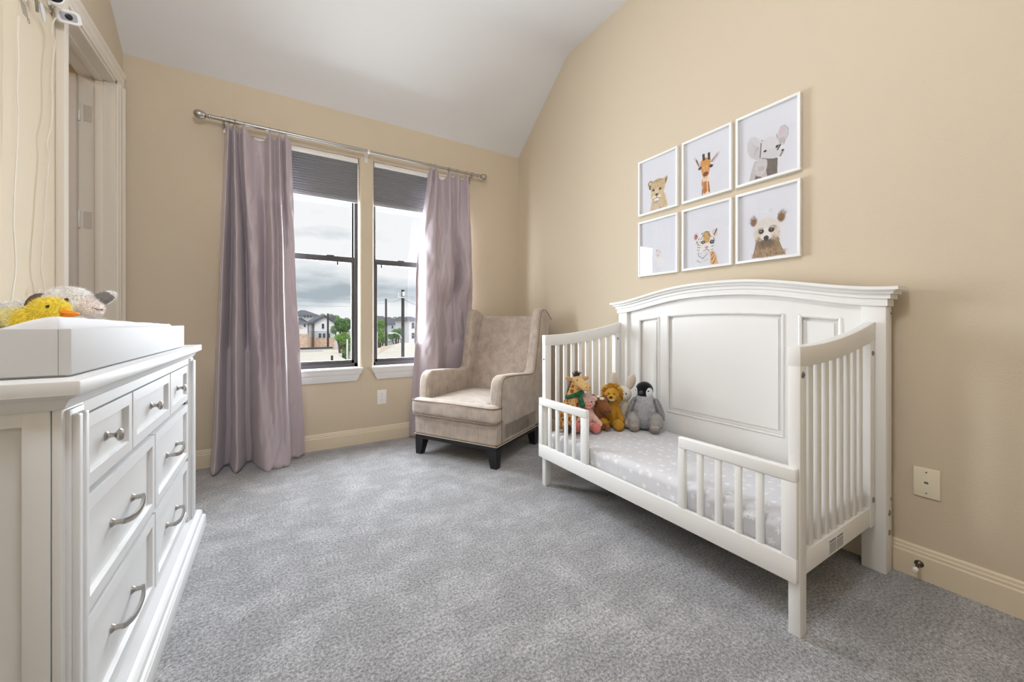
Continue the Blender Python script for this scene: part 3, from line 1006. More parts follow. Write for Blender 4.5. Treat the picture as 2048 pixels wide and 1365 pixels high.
def velvet():
    m = mat('taupe_velvet', (184, 170, 157), 0.8, sheen=0.6, spec=0.15, bump=0.5, bscale=90, bdist=0.0015, var=0.16, vscale=14, stretch=(1, 1, 1), detail=5)
    n = m.node_tree.nodes; l = m.node_tree.links
    # fine vertical strie
    tc = n['Texture Coordinate']; p = n['Principled BSDF']
    mp = n.new('ShaderNodeMapping'); mp.inputs['Scale'].default_value = (180, 180, 7)
    no = n.new('ShaderNodeTexNoise'); no.inputs['Scale'].default_value = 1.0; no.inputs['Detail'].default_value = 2
    l.new(tc.outputs['Object'], mp.inputs['Vector']); l.new(mp.outputs['Vector'], no.inputs['Vector'])
    mr = n.new('ShaderNodeMapRange'); mr.inputs['From Min'].default_value = 0.3; mr.inputs['From Max'].default_value = 0.7
    mr.inputs['To Min'].default_value = 0.86; mr.inputs['To Max'].default_value = 1.14
    l.new(no.outputs['Fac'], mr.inputs['Value'])
    mx = n.new('ShaderNodeMix'); mx.data_type = 'RGBA'; mx.blend_type = 'MULTIPLY'; mx.inputs['Factor'].default_value = 1
    src = p.inputs['Base Color'].links[0].from_socket
    l.new(src, mx.inputs['A']); l.new(mr.outputs['Result'], mx.inputs['B']); l.new(mx.outputs['Result'], p.inputs['Base Color'])
    return m


M_VEL = velvet()
M_PIPE = mat('velvet_piping', (128, 108, 92), 0.8, sheen=0.3)
# wooden base and legs
b = MB()
b.box(-0.372, 0.372, 0.0, 0.04, 0.125, 0.160, 0.003)
b.box(-0.372, 0.372, 0.66, 0.70, 0.125, 0.160, 0.003)
b.box(-0.372, -0.332, 0.02, 0.68, 0.125, 0.160, 0.003)
b.box(0.332, 0.372, 0.02, 0.68, 0.125, 0.160, 0.003)
b.build('base_frame', M_DARKW, CH, local=True)
for sx in (-1, 1):
    for (yo, yi) in ((0.0, 1), (0.70, -1)):
        tp = [(sx * 0.372, yo), (sx * 0.292, yo), (sx * 0.292, yo + yi * 0.075), (sx * 0.372, yo + yi * 0.075)]
        xo = sx * (0.372 if yi > 0 else 0.368)
        bt = [(xo, yo + yi * 0.004), (xo - sx * 0.05, yo + yi * 0.004), (xo - sx * 0.05, yo + yi * 0.052), (xo, yo + yi * 0.052)]
        vs_ = [(x, y, 0.0) for x, y in bt] + [(x, y, 0.135) for x, y in tp]
        MB().add(vs_, [(0, 1, 2, 3), (4, 7, 6, 5), (0, 4, 5, 1), (1, 5, 6, 2), (2, 6, 7, 3), (3, 7, 4, 0)]).build('leg', M_DARKW, CH, local=True, smooth=0)
b = MB(); b.soft((-0.378, -0.006, 0.158), (0.378, 0.66, 0.318), 0.02, 12)
b.build('seat_base', M_VEL, CH, local=True, smooth=60)
b = MB()
b.tube([(-0.372, -0.006, 0.160), (0.372, -0.006, 0.160)], 0.004, 6); b.tube([(0.379, -0.006, 0.160), (0.379, 0.70, 0.160)], 0.004, 6); b.tube([(-0.379, -0.006, 0.160), (-0.379, 0.70, 0.160)], 0.004, 6)
b.build('welt', mat('welt_light', (186, 170, 150), 0.7, sheen=0.4), CH, local=True)
b = MB()
b.soft((-0.388, -0.044, 0.313), (0.388, 0.075, 0.442), 0.042, 16, crown=0.004)
b.soft((-0.285, -0.042, 0.313), (0.285, 0.66, 0.436), 0.04, 18, crown=0.032)
cu = b.build('seat_cushion', M_VEL, CH, local=True, smooth=60)
b = MB()
for z in (0.322, 0.430):
    q = 0.004 if z > 0.4 else 0.004
    pts = [(-0.385, 0.07, z), (-0.386, -0.01, z), (-0.372, -0.034, z), (-0.33, -0.042, z), (-0.15, -0.044, z + 0.002 * (z > .4)), (0.0, -0.046, z + 0.004 * (z > .4)), (0.15, -0.044, z + 0.002 * (z > .4)), (0.33, -0.042, z), (0.372, -0.034, z), (0.386, -0.01, z), (0.385, 0.07, z)]
    b.tube(pts, 0.0045, 6)
b.build('piping', M_PIPE, cu, local=True)
# arms and wings in one padded panel each side
prof = [(0.045, 0.165), (0.042, 0.50), (0.050, 0.585), (0.072, 0.630), (0.115, 0.648), (0.30, 0.640), (0.55, 0.618), (0.592, 0.626), (0.612, 0.655),
        (0.640, 0.80), (0.690, 1.06), (0.712, 1.128), (0.748, 1.156), (0.80, 1.158), (0.86, 1.128), (0.937, 1.075), (0.875, 0.80), (0.79, 0.42), (0.735, 0.165)]
for sx in (-1, 1):
    b = MB()
    b.prism(prof, 'x', sx * 0.288, sx * 0.378, 0.022, 4)
    # wings flare outwards and thin towards the front edge
    nv = []
    for (x, y, z) in b.v:
        f_ = max(0.0, min(1.0, (z - 0.62) / 0.5))
        x += sx * 0.008 * f_
        if z > 0.60 and abs(x) < 0.34: x += sx * 0.02 * f_ * max(0, 1 - (y - 0.6) / 0.3)
        nv.append((x, y, z))
    b.v = nv
    ar = b.build('arm_and_wing', M_VEL, CH, local=True, smooth=50)
    pts = [(sx * (0.377 + 0.008 * max(0, min(1, (z - 0.62) / 0.5))), y + 0.006, z - 0.004) for (y, z) in prof[:16]]
    pts = [(sx * 0.378, 0.066, 0.17)] + [(p_[0], p_[1] + 0.014, p_[2] - 0.008) for p_ in pts[1:]]
    MB().tube(pts, 0.0035, 6).build('piping', M_PIPE, ar, local=True)
# backrest, leaning back
b = MB()
poly = [(0.640, 0.36), (0.655, 0.45), (0.72, 0.70), (0.80, 0.95), (0.850, 1.075), (0.875, 1.092), (0.89, 1.097), (0.915, 1.085), (0.925, 1.06), (0.86, 0.78), (0.775, 0.40), (0.735, 0.17), (0.66, 0.17)]
b.prism(poly, 'x', -0.300, 0.300, 0.012, 2)
b.build('backrest', M_VEL, CH, local=True, smooth=50)

# ------------------------------------------------------------------ curtain rod, rings, curtains
ROD_Y, ROD_Z = 3.41, 2.472
rod = thing('curtain_rod', 'long brushed nickel curtain rod with egg shaped finials above the windows', 'curtain rod', (0.66, ROD_Y, ROD_Z))
MB().lathe([(0.0135, 0), (0.0135, 1.09)], (-0.385, ROD_Y, ROD_Z), (1, 0, 0), 18).build('pole', M_STEEL, rod)
MB().lathe([(0.0115, 0), (0.0115, 1.02)], (0.69, ROD_Y, ROD_Z), (1, 0, 0), 18).build('inner_pole', M_STEEL, rod)
fin = [(0.0145, 0), (0.017, 0.004), (0.0175, 0.010), (0.012, 0.014), (0.0105, 0.026), (0.015, 0.030), (0.0195, 0.033), (0.0195, 0.038), (0.023, 0.044), (0.028, 0.056), (0.0295, 0.068), (0.027, 0.080), (0.020, 0.090), (0.010, 0.096), (0.001, 0.098)]
MB().lathe(fin, (-0.375, ROD_Y, ROD_Z), (-1, 0, 0), 22).build('finial', M_STEEL, rod)
MB().lathe(fin, (1.70, ROD_Y, ROD_Z), (1, 0, 0), 22).build('finial', M_STEEL, rod)
for x in (-0.305, 0.677, 1.64):
    b = MB()
    b.lathe([(0.018, -0.008), (0.0185, -0.006), (0.0185, 0.006), (0.018, 0.008)], (x, ROD_Y, ROD_Z), (1, 0, 0), 18)
    b.box(x - 0.006, x + 0.006, ROD_Y + 0.01, YB - 0.004, ROD_Z - 0.022, ROD_Z - 0.010, 0.002)
    b.box(x - 0.014, x + 0.014, YB - 0.006, YB, ROD_Z - 0.065, ROD_Z + 0.012, 0.002)
    b.build('bracket', M_STEEL if x != 0.677 else mat('white_bracket', (232, 228, 220), 0.4), rod)

ORD = ['first', 'second', 'third', 'fourth', 'fifth', 'sixth', 'seventh']
RL = [-0.272, -0.245, -0.232, -0.187, -0.027, 0.033, 0.077]
RR = [1.214, 1.262, 1.392, 1.405, 1.482, 1.576]


def ring(x, lab, grp, tilt):
    t = thing('curtain_ring', lab, 'curtain ring', (x, ROD_Y, ROD_Z - 0.024), tilt, grp)
    pts = [(0, 0.0235 * math.cos(a), 0.017 + 0.0235 * math.sin(a)) for a in [2 * math.pi * i / 20 for i in range(20)]]
    MB().tube(pts, 0.0018, 6, closed=True).build('hoop', M_STEEL, t, local=True)
    b = MB()
    b.tube([(0, 0, -0.007), (0, 0.003, -0.012), (0, 0, -0.017)], 0.0015, 6)
    b.box(-0.004, 0.004, -0.005, 0.005, -0.040, -0.016, 0.002)
    b.build('clip', M_STEEL, t, local=True)


for i, x in enumerate(RL):
    ring(x, '%s nickel clip ring from the left on the left curtain' % ORD[i], 'rings of the left curtain', 0.25 * math.sin(i * 2.1))
for i, x in enumerate(RR):
    ring(x, '%s nickel clip ring from the left on the right curtain' % ORD[i], 'rings of the right curtain', 0.25 * math.sin(i * 1.7 + 1))


def silk():
    m = mat('mauve_silk', (186, 172, 177), 0.42, sheen=0.3, spec=0.5, bump=0.35, bscale=1.0, bdist=0.0015, stretch=(30, 30, 190), trans=0.05)
    return m


M_SILK = silk()


def catmull(pts, t):
    n = len(pts) - 1
    f_ = min(max(t * n, 0), n - 1e-6); i = int(f_); u = f_ - i
    p = [Vector(pts[max(min(j, n), 0)]) for j in (i - 1, i, i + 1, i + 2)]
    return 0.5 * ((2 * p[1]) + (p[2] - p[0]) * u + (2 * p[0] - 5 * p[1] + 4 * p[2] - p[3]) * u * u + (3 * p[1] - p[0] - 3 * p[2] + p[3]) * u ** 3)


def curtain(name, rows, tops, label, seed):
    """rows: list of (z, control points) from top to floor; tops: sag of the top edge at each control point"""
    ns, nz = 260, 120
    b = MB(); vs_ = []; fs_ = []
    zs = [r[0] for r in rows]
    for j in range(nz + 1):
        tz = j / nz
        z_base = rows[0][0] + (rows[-1][0] - rows[0][0]) * tz
        # blend control rows (smooth in z)
        k_ = 0
        while k_ < len(rows) - 2 and z_base < zs[k_ + 1]: k_ += 1
        u = (zs[k_] - z_base) / (zs[k_] - zs[k_ + 1]); u = min(max(u, 0), 1)
        us = u * u * (3 - 2 * u) * 0.5 + u * 0.5
        ctl = [(rows[k_][1][i][0] * (1 - us) + rows[k_ + 1][1][i][0] * us, rows[k_][1][i][1] * (1 - us) + rows[k_ + 1][1][i][1] * us) for i in range(len(rows[0][1]))]
        for i in range(ns + 1):
            s_ = i / ns
            p = catmull(ctl, s_)
            sag = catmull([(q, 0) for q in tops], s_).x
            z = z_base - sag * max(0, 1 - tz / 0.12) ** 1.5
            q = Vector((p.x * 7, z * 1.6, seed))
            wx = mnoise.noise(q) * 0.010 * min(1, tz * 4)
            wy = mnoise.noise(q + Vector((9, 3, 1))) * 0.014 * min(1, tz * 4) + mnoise.noise(Vector((p.x * 26, z * 7 + p.x * 18, seed + 5))) * 0.0042 * min(1, tz * 3)
            # crisp silk creases running slantwise down the panels
            cr = mnoise.noise(Vector((p.x * 15 + z * 3.2, z * 2.6 - p.x * 5, seed + 11)))
            cr2 = mnoise.noise(Vector((p.x * 22 - z * 5.0, z * 3.4, seed + 17)))
            wy += ((1 - abs(cr) * 2.2) * 0.010 + (1 - abs(cr2) * 2.2) * 0.006 - 0.008) * min(1, tz * 5)
            lowf = max(0, (tz - 0.93) / 0.07)
            if lowf > 0:
                wy += -0.02 * lowf ** 2 + 0.012 * lowf * math.sin(p.x * 60 + seed)
                z = max(z + 0.012 * lowf * math.sin(p.x * 47 + seed * 2) ** 2, 0.006)
            y = 3.392 + (p.y - 3.392) * (1 + 0.42 * min(1, tz * 2.5)) + wy
            y = min(y, 3.486 if z > 0.85 else 3.448)
            vs_.append((p.x + wx, y, z))
    for j in range(nz):
        for i in range(ns):
            a = j * (ns + 1) + i
            fs_.append((a, a + 1, a + ns + 2, a + ns + 1))
    b.add(vs_, fs_)
    o = b.build(name, M_SILK, smooth=80, recalc=False)
    so = o.modifiers.new('thickness', 'SOLIDIFY'); so.thickness = 0.0016; so.offset = 0
    return tag(o, label, 'curtain', 'mauve silk curtains')


L_top = [(-.297, 3.43), (-.275, 3.375), (-.257, 3.43), (-.240, 3.38), (-.215, 3.44), (-.186, 3.372), (-.125, 3.425), (-.065, 3.43), (-.028, 3.378), (.004, 3.425), (.034, 3.375), (.056, 3.43), (.077, 3.372), (.113, 3.405)]
L_mid = [(-.338, 3.46), (-.305, 3.335), (-.268, 3.46), (-.225, 3.315), (-.175, 3.465), (-.150, 3.36), (-.095, 3.345), (-.055, 3.42), (-.012, 3.33), (.028, 3.36), (.056, 3.31), (.068, 3.395), (.11, 3.415), (.148, 3.425)]
L_bot = [(-.385, 3.46), (-.345, 3.32), (-.285, 3.45), (-.218, 3.285), (-.165, 3.45), (-.128, 3.42), (-.085, 3.29), (-.030, 3.25), (.020, 3.255), (.062, 3.265), (.098, 3.275), (.112, 3.365), (.165, 3.395), (.208, 3.415)]
curtain('curtain', [(2.437, L_top), (1.30, L_mid), (0.0, L_bot)], [0.02, 0, 0.02, 0, 0.025, 0, 0.05, 0.05, 0.0, 0.03, 0, 0.02, 0, 0.02],
        'mauve silk curtain pooling on the carpet, left of the windows', 1.0)
R_top = [(1.205, 3.445), (1.220, 3.372), (1.243, 3.41), (1.265, 3.372), (1.31, 3.43), (1.36, 3.435), (1.397, 3.372), (1.425, 3.42), (1.452, 3.415), (1.484, 3.372), (1.52, 3.43), (1.55, 3.42), (1.578, 3.372), (1.606, 3.42)]
R_mid = [(1.108, 3.474), (1.128, 3.44), (1.160, 3.36), (1.21, 3.325), (1.265, 3.335), (1.33, 3.335), (1.385, 3.34), (1.42, 3.365), (1.452, 3.44), (1.485, 3.44), (1.52, 3.365), (1.57, 3.335), (1.61, 3.37), (1.65, 3.43)]
R_bot = [(1.035, 3.465), (1.075, 3.43), (1.13, 3.37), (1.19, 3.33), (1.25, 3.34), (1.33, 3.34), (1.39, 3.345), (1.44, 3.37), (1.475, 3.44), (1.51, 3.43), (1.55, 3.36), (1.60, 3.34), (1.65, 3.37), (1.70, 3.44)]
R_low = [(x, max(y, 3.40 + 0.035 * min(1, (x - 1.30) / 0.12)) + 0.006 * math.sin(x * 60) if x > 1.30 else y) for x, y in R_mid]
R_bot = [(x, max(y, 3.40 + 0.035 * min(1, (x - 1.30) / 0.12)) + 0.006 * math.sin(x * 60) if x > 1.30 else y) for x, y in R_bot]
curtain('curtain', [(2.437, R_top), (1.45, R_mid), (1.18, R_low), (0.0, R_bot)], [0.03, 0, 0.01, 0, 0.06, 0.06, 0.0, 0.03, 0.03, 0, 0.03, 0.03, 0, 0.02],
        'mauve silk curtain behind the wing chair, right of the windows', 4.0)

# ------------------------------------------------------------------ sockets, plates, door stop
o_ = thing('wall_outlet', 'white double power outlet under the window left of the wing chair', 'power outlet', (0.806, YB, 0.381))
pl = MB().box(0.766, 0.846, YB - 0.006, YB, 0.318, 0.444, 0.003, 3).build('cover_plate', M_PLATE, o_)
for zc in (0.356, 0.406):
    b = MB(); b.prism([(0.806 + 0.0165 * math.cos(a) * (1.0), zc + max(min(0.0165 * math.sin(a), 0.0135), -0.0135)) for a in [2 * math.pi * i / 24 for i in range(24)]], 'y', YB - 0.0075, YB - 0.004)
    rc = b.build('receptacle', M_PLATE, o_, smooth=25)
    b = MB(); b.box(0.7995, 0.8012, YB - 0.0078, YB - 0.0074, zc - 0.001, zc + 0.007); b.box(0.8105, 0.8122, YB - 0.0078, YB - 0.0074, zc, zc + 0.006); b.lathe([(0.0024, 0), (0.0024, 0.0004)], (0.806, YB - 0.0074, zc - 0.007), (0, -1, 0), 8)
    b.build('slots', M_BLACK, rc, smooth=0)['kind'] = 'stuff'
MB().lathe([(0.003, 0), (0.0025, 0.001)], (0.806, YB - 0.006, 0.381), (0, -1, 0), 10).build('screw', M_STEEL, o_)

o_ = thing('phone_jack', 'ivory telephone jack plate on the tan wall right of the crib', 'wall plate', (XR, 0.456, 0.39))
MB().box(XR - 0.007, XR, 0.418, 0.494, 0.331, 0.449, 0.003, 3).build('cover_plate', M_IVORY, o_)
MB().box(XR - 0.0078, XR - 0.006, 0.450, 0.462, 0.386, 0.395, 0.001).build('jack', mat('jack_grey', (120, 112, 96), 0.5), o_)
for z in (0.432, 0.349):
    MB().lathe([(0.003, 0), (0.0025, 0.0012)], (XR - 0.0068, 0.456, z), (-1, 0, 0), 10).build('screw', M_BOLT, o_)

o_ = thing('door_stop', 'small metal door stop with white tip on the right baseboard', 'door stop', (XR - 0.016, 0.474, 0.062))
MB().lathe([(0.014, 0), (0.014, 0.003), (0.009, 0.006), (0.006, 0.010), (0.006, 0.040), (0.0075, 0.042), (0.0075, 0.044)], (XR - 0.016, 0.474, 0.062), (-1, 0, -0.15), 14).build('stem', mat('dark_nickel', (110, 100, 88), 0.35, metal=1.0), o_)
MB().lathe([(0.008, 0.043), (0.0085, 0.046), (0.0085, 0.056), (0.006, 0.060)], (XR - 0.016, 0.474, 0.062), (-1, 0, -0.15), 14).build('tip', M_PLATE, o_)

o_ = thing('plug_adapter', 'white plug in the outlet behind the wing chair on the right wall', 'plug', (XR - 0.001, 3.10, 0.33))
MB().box(XR - 0.006, XR - 0.0005, 3.06, 3.14, 0.27, 0.39, 0.003).build('cover_plate', M_PLATE, o_)
MB().box(XR - 0.04, XR - 0.006, 3.08, 3.12, 0.335, 0.375, 0.004).build('plug_body', M_PLATE, o_)


# ------------------------------------------------------------------ framed animal prints
PW, PH = 210, 258                                  # colour samples across a print


class Canvas:
    def __init__(self, bg, seed):
        self.a = np.empty((PH, PW, 3)); self.a[:] = s2l(bg)
        self.r = np.random.RandomState(seed)
        self.yy, self.xx = np.mgrid[0:PH, 0:PW]
        self.xx = (self.xx + 0.5) / PW; self.yy = (self.yy + 0.5) / PH
        self.asp = PH / PW

    def _put(self, m, rgb, al):
        m = np.clip(m, 0, 1)[..., None] * al
        self.a = self.a * (1 - m) + np.array(s2l(rgb)) * m

    def ell(self, cx, cy, rx, ry, rgb, rot=0.0, al=1.0, soft=0.12):
        dx = self.xx - cx; dy = (self.yy - cy) * self.asp
        c, s = math.cos(rot), math.sin(rot)
        u = (dx * c + dy * s) / rx; v = (-dx * s + dy * c) / (ry * self.asp)
        d = np.sqrt(u * u + v * v)
        self._put((1 - d) / soft + 0.5, rgb, al)

    def poly(self, pts, rgb, al=1.0):
        ins = np.zeros(self.xx.shape, bool)
        n = len(pts)
        for i in range(n):
            x0, y0 = pts[i]; x1, y1 = pts[(i + 1) % n]
            if y0 == y1: continue
            c = ((y0 > self.yy) != (y1 > self.yy)) & (self.xx < (x1 - x0) * (self.yy - y0) / (y1 - y0) + x0)
            ins ^= c
        self._put(ins.astype(float), rgb, al)

    def line(self, x0, y0, x1, y1, w, rgb, al=1.0, w2=None):
        w2 = w if w2 is None else w2
        L = max(math.hypot(x1 - x0, (y1 - y0) * self.asp), 1e-6)
        i0 = max(int((min(y0, y1) - max(w, w2) * 1.5) * PH), 0); i1 = min(int((max(y0, y1) + max(w, w2) * 1.5) * PH) + 2, PH)
        j0 = max(int((min(x0, x1) - max(w, w2) * 1.5) * PW), 0); j1 = min(int((max(x0, x1) + max(w, w2) * 1.5) * PW) + 2, PW)
        if i1 <= i0 or j1 <= j0: return
        X = self.xx[i0:i1, j0:j1] - x0; Y = (self.yy[i0:i1, j0:j1] - y0) * self.asp
        tx, ty = (x1 - x0) / L, (y1 - y0) * self.asp / L
        t = np.clip((X * tx + Y * ty) / L, 0, 1)
        d = np.hypot(X - t * L * tx, Y - t * L * ty)
        ww = (w + (w2 - w) * t) * 0.5
        m = np.clip((ww - d) / 0.004 + 0.5, 0, 1)[..., None] * al
        self.a[i0:i1, j0:j1] = self.a[i0:i1, j0:j1] * (1 - m) + np.array(s2l(rgb)) * m

    def fur(self, cx, cy, rx, ry, n, cols, ang, ln=0.03, w=0.006, spread=0.5, al=0.75, radial=False, fade=0.9):
        for _ in range(n):
            q = math.sqrt(self.r.rand()) * 1.0; th = self.r.rand() * 2 * math.pi
            x = cx + rx * q * math.cos(th); y = cy + ry * q * math.sin(th)
            a = (math.atan2((y - cy) * self.asp, x - cx) if radial else ang) + self.r.randn() * spread
            c = cols[self.r.randint(len(cols))]
            l_ = ln * (0.6 + 0.8 * self.r.rand())
            self.line(x, y, x + l_ * math.cos(a), y + l_ * math.sin(a) / self.asp, w, c, al * (0.5 + 0.5 * self.r.rand()), w * 0.3)


DN = math.pi / 2
BG = (226, 226, 232)


def paint_cub(c):
    tan = [(214, 188, 146), (196, 164, 118), (232, 212, 180), (158, 124, 84), (120, 92, 62)]
    c.poly([(0.36, 0.70), (0.33, 0.80), (0.29, 0.945), (0.72, 0.945), (0.74, 0.90), (0.68, 0.78), (0.64, 0.66)], (206, 186, 156))
    c.fur(0.48, 0.84, 0.15, 0.10, 170, [(226, 214, 196), (196, 178, 152), (170, 148, 120), (236, 228, 216)], DN, 0.04)
    c.fur(0.64, 0.80, 0.07, 0.12, 150, [(206, 164, 100), (184, 140, 82), (226, 192, 134)], DN * 0.8, 0.035)
    c.ell(0.30, 0.46, 0.065, 0.055, (150, 124, 92)); c.ell(0.30, 0.455, 0.038, 0.032, (206, 190, 164)); c.ell(0.30, 0.53, 0.04, 0.035, (98, 78, 60))
    c.poly([(0.62, 0.44), (0.735, 0.41), (0.74, 0.45), (0.70, 0.55), (0.63, 0.56)], (204, 180, 148)); c.poly([(0.68, 0.47), (0.73, 0.425), (0.715, 0.48), (0.68, 0.54)], (96, 72, 52))
    c.ell(0.49, 0.56, 0.185, 0.15, (206, 180, 138)); c.ell(0.47, 0.68, 0.155, 0.115, (212, 190, 154))
    c.fur(0.49, 0.52, 0.17, 0.11, 260, tan, -DN, 0.03)
    c.fur(0.47, 0.66, 0.15, 0.10, 180, tan[:4], DN, 0.025, al=0.5)
    for i in range(11):
        c.line(0.37 + i * 0.022, 0.46 - 0.012 * math.sin(i), 0.385 + i * 0.022, 0.43, 0.010, (92, 72, 54), 0.7)
    c.poly([(0.42, 0.57), (0.52, 0.57), (0.50, 0.67), (0.43, 0.67)], (222, 204, 172), 0.6)
    c.ell(0.382, 0.588, 0.035, 0.022, (52, 40, 34)); c.ell(0.551, 0.60, 0.036, 0.022, (52, 40, 34)); c.ell(0.387, 0.582, 0.008, 0.006, (220, 210, 200)); c.ell(0.545, 0.594, 0.008, 0.006, (220, 210, 200))
    c.ell(0.464, 0.685, 0.042, 0.022, (74, 52, 44)); c.line(0.464, 0.70, 0.464, 0.735, 0.010, (80, 58, 46)); c.ell(0.40, 0.72, 0.055, 0.035, (232, 222, 204), al=0.8); c.ell(0.525, 0.725, 0.05, 0.035, (232, 222, 204), al=0.8)
    c.line(0.36, 0.755, 0.464, 0.74, 0.010, (86, 64, 50)); c.line(0.464, 0.74, 0.56, 0.765, 0.010, (86, 64, 50)); c.ell(0.46, 0.768, 0.06, 0.02, (240, 234, 224)); c.fur(0.46, 0.81, 0.09, 0.012, 40, [(110, 88, 66)], DN, 0.02)
    c.fur(0.56, 0.93, 0.04, 0.012, 14, [(40, 36, 36)], 0.3, 0.02)


def paint_giraffe(c):
    c.poly([(0.41, 0.66), (0.405, 0.80), (0.41, 0.93), (0.57, 0.94), (0.55, 0.80), (0.54, 0.66)], (240, 214, 186))
    for (p) in ([(0.43, 0.74), (0.50, 0.73), (0.51, 0.90), (0.46, 0.93), (0.43, 0.90)], [(0.52, 0.75), (0.55, 0.76), (0.57, 0.92), (0.53, 0.91)], [(0.405, 0.71), (0.425, 0.70), (0.42, 0.78), (0.405, 0.80)], [(0.41, 0.85), (0.425, 0.86), (0.42, 0.93), (0.41, 0.93)]):
        c.poly(p, (186, 118, 62)); c.fur(sum(q[0] for q in p) / len(p), sum(q[1] for q in p) / len(p), 0.015, 0.05, 26, [(150, 88, 44), (204, 140, 82)], DN, 0.03)
    c.poly([(0.41, 0.80), (0.42, 0.80), (0.425, 0.93), (0.41, 0.93)], (70, 44, 34), 0.7); c.poly([(0.55, 0.85), (0.56, 0.85), (0.57, 0.935), (0.555, 0.935)], (110, 60, 36), 0.7)
    c.poly([(0.36, 0.50), (0.225, 0.305), (0.27, 0.30), (0.335, 0.38), (0.40, 0.45)], (214, 200, 206)); c.line(0.29, 0.36, 0.345, 0.47, 0.03, (96, 56, 60), 0.9, 0.016)
    c.poly([(0.58, 0.46), (0.60, 0.42), (0.70, 0.355), (0.77, 0.345), (0.73, 0.42), (0.63, 0.49)], (218, 200, 206)); c.line(0.60, 0.46, 0.715, 0.375, 0.022, (98, 64, 66), 0.9, 0.012)
    c.poly([(0.38, 0.40), (0.45, 0.365), (0.55, 0.38), (0.585, 0.42), (0.575, 0.52), (0.545, 0.64), (0.49, 0.68), (0.43, 0.66), (0.40, 0.58), (0.37, 0.48)], (210, 148, 82))
    c.fur(0.48, 0.44, 0.085, 0.08, 200, [(196, 120, 48), (226, 164, 84), (180, 100, 36), (238, 190, 120)], DN, 0.045)
    c.fur(0.47, 0.56, 0.06, 0.08, 120, [(226, 182, 128), (206, 140, 76), (236, 208, 172)], DN, 0.035)
    c.ell(0.48, 0.62, 0.055, 0.035, (134, 72, 32)); c.fur(0.48, 0.62, 0.05, 0.03, 40, [(96, 48, 22), (150, 84, 40)], DN, 0.03); c.ell(0.475, 0.685, 0.05, 0.02, (222, 196, 180))
    c.line(0.437, 0.315, 0.445, 0.385, 0.05, (58, 54, 46), 1, 0.05); c.line(0.545, 0.325, 0.55, 0.40, 0.05, (58, 52, 44), 1, 0.045)
    c.fur(0.437, 0.32, 0.024, 0.012, 24, [(46, 42, 38)], -DN, 0.03); c.fur(0.545, 0.33, 0.024, 0.012, 24, [(46, 42, 38)], -DN, 0.03)
    c.ell(0.365, 0.505, 0.038, 0.022, (62, 48, 46), -0.5); c.ell(0.59, 0.525, 0.038, 0.024, (52, 48, 48), 0.2); c.line(0.61, 0.515, 0.64, 0.52, 0.008, (80, 70, 70))


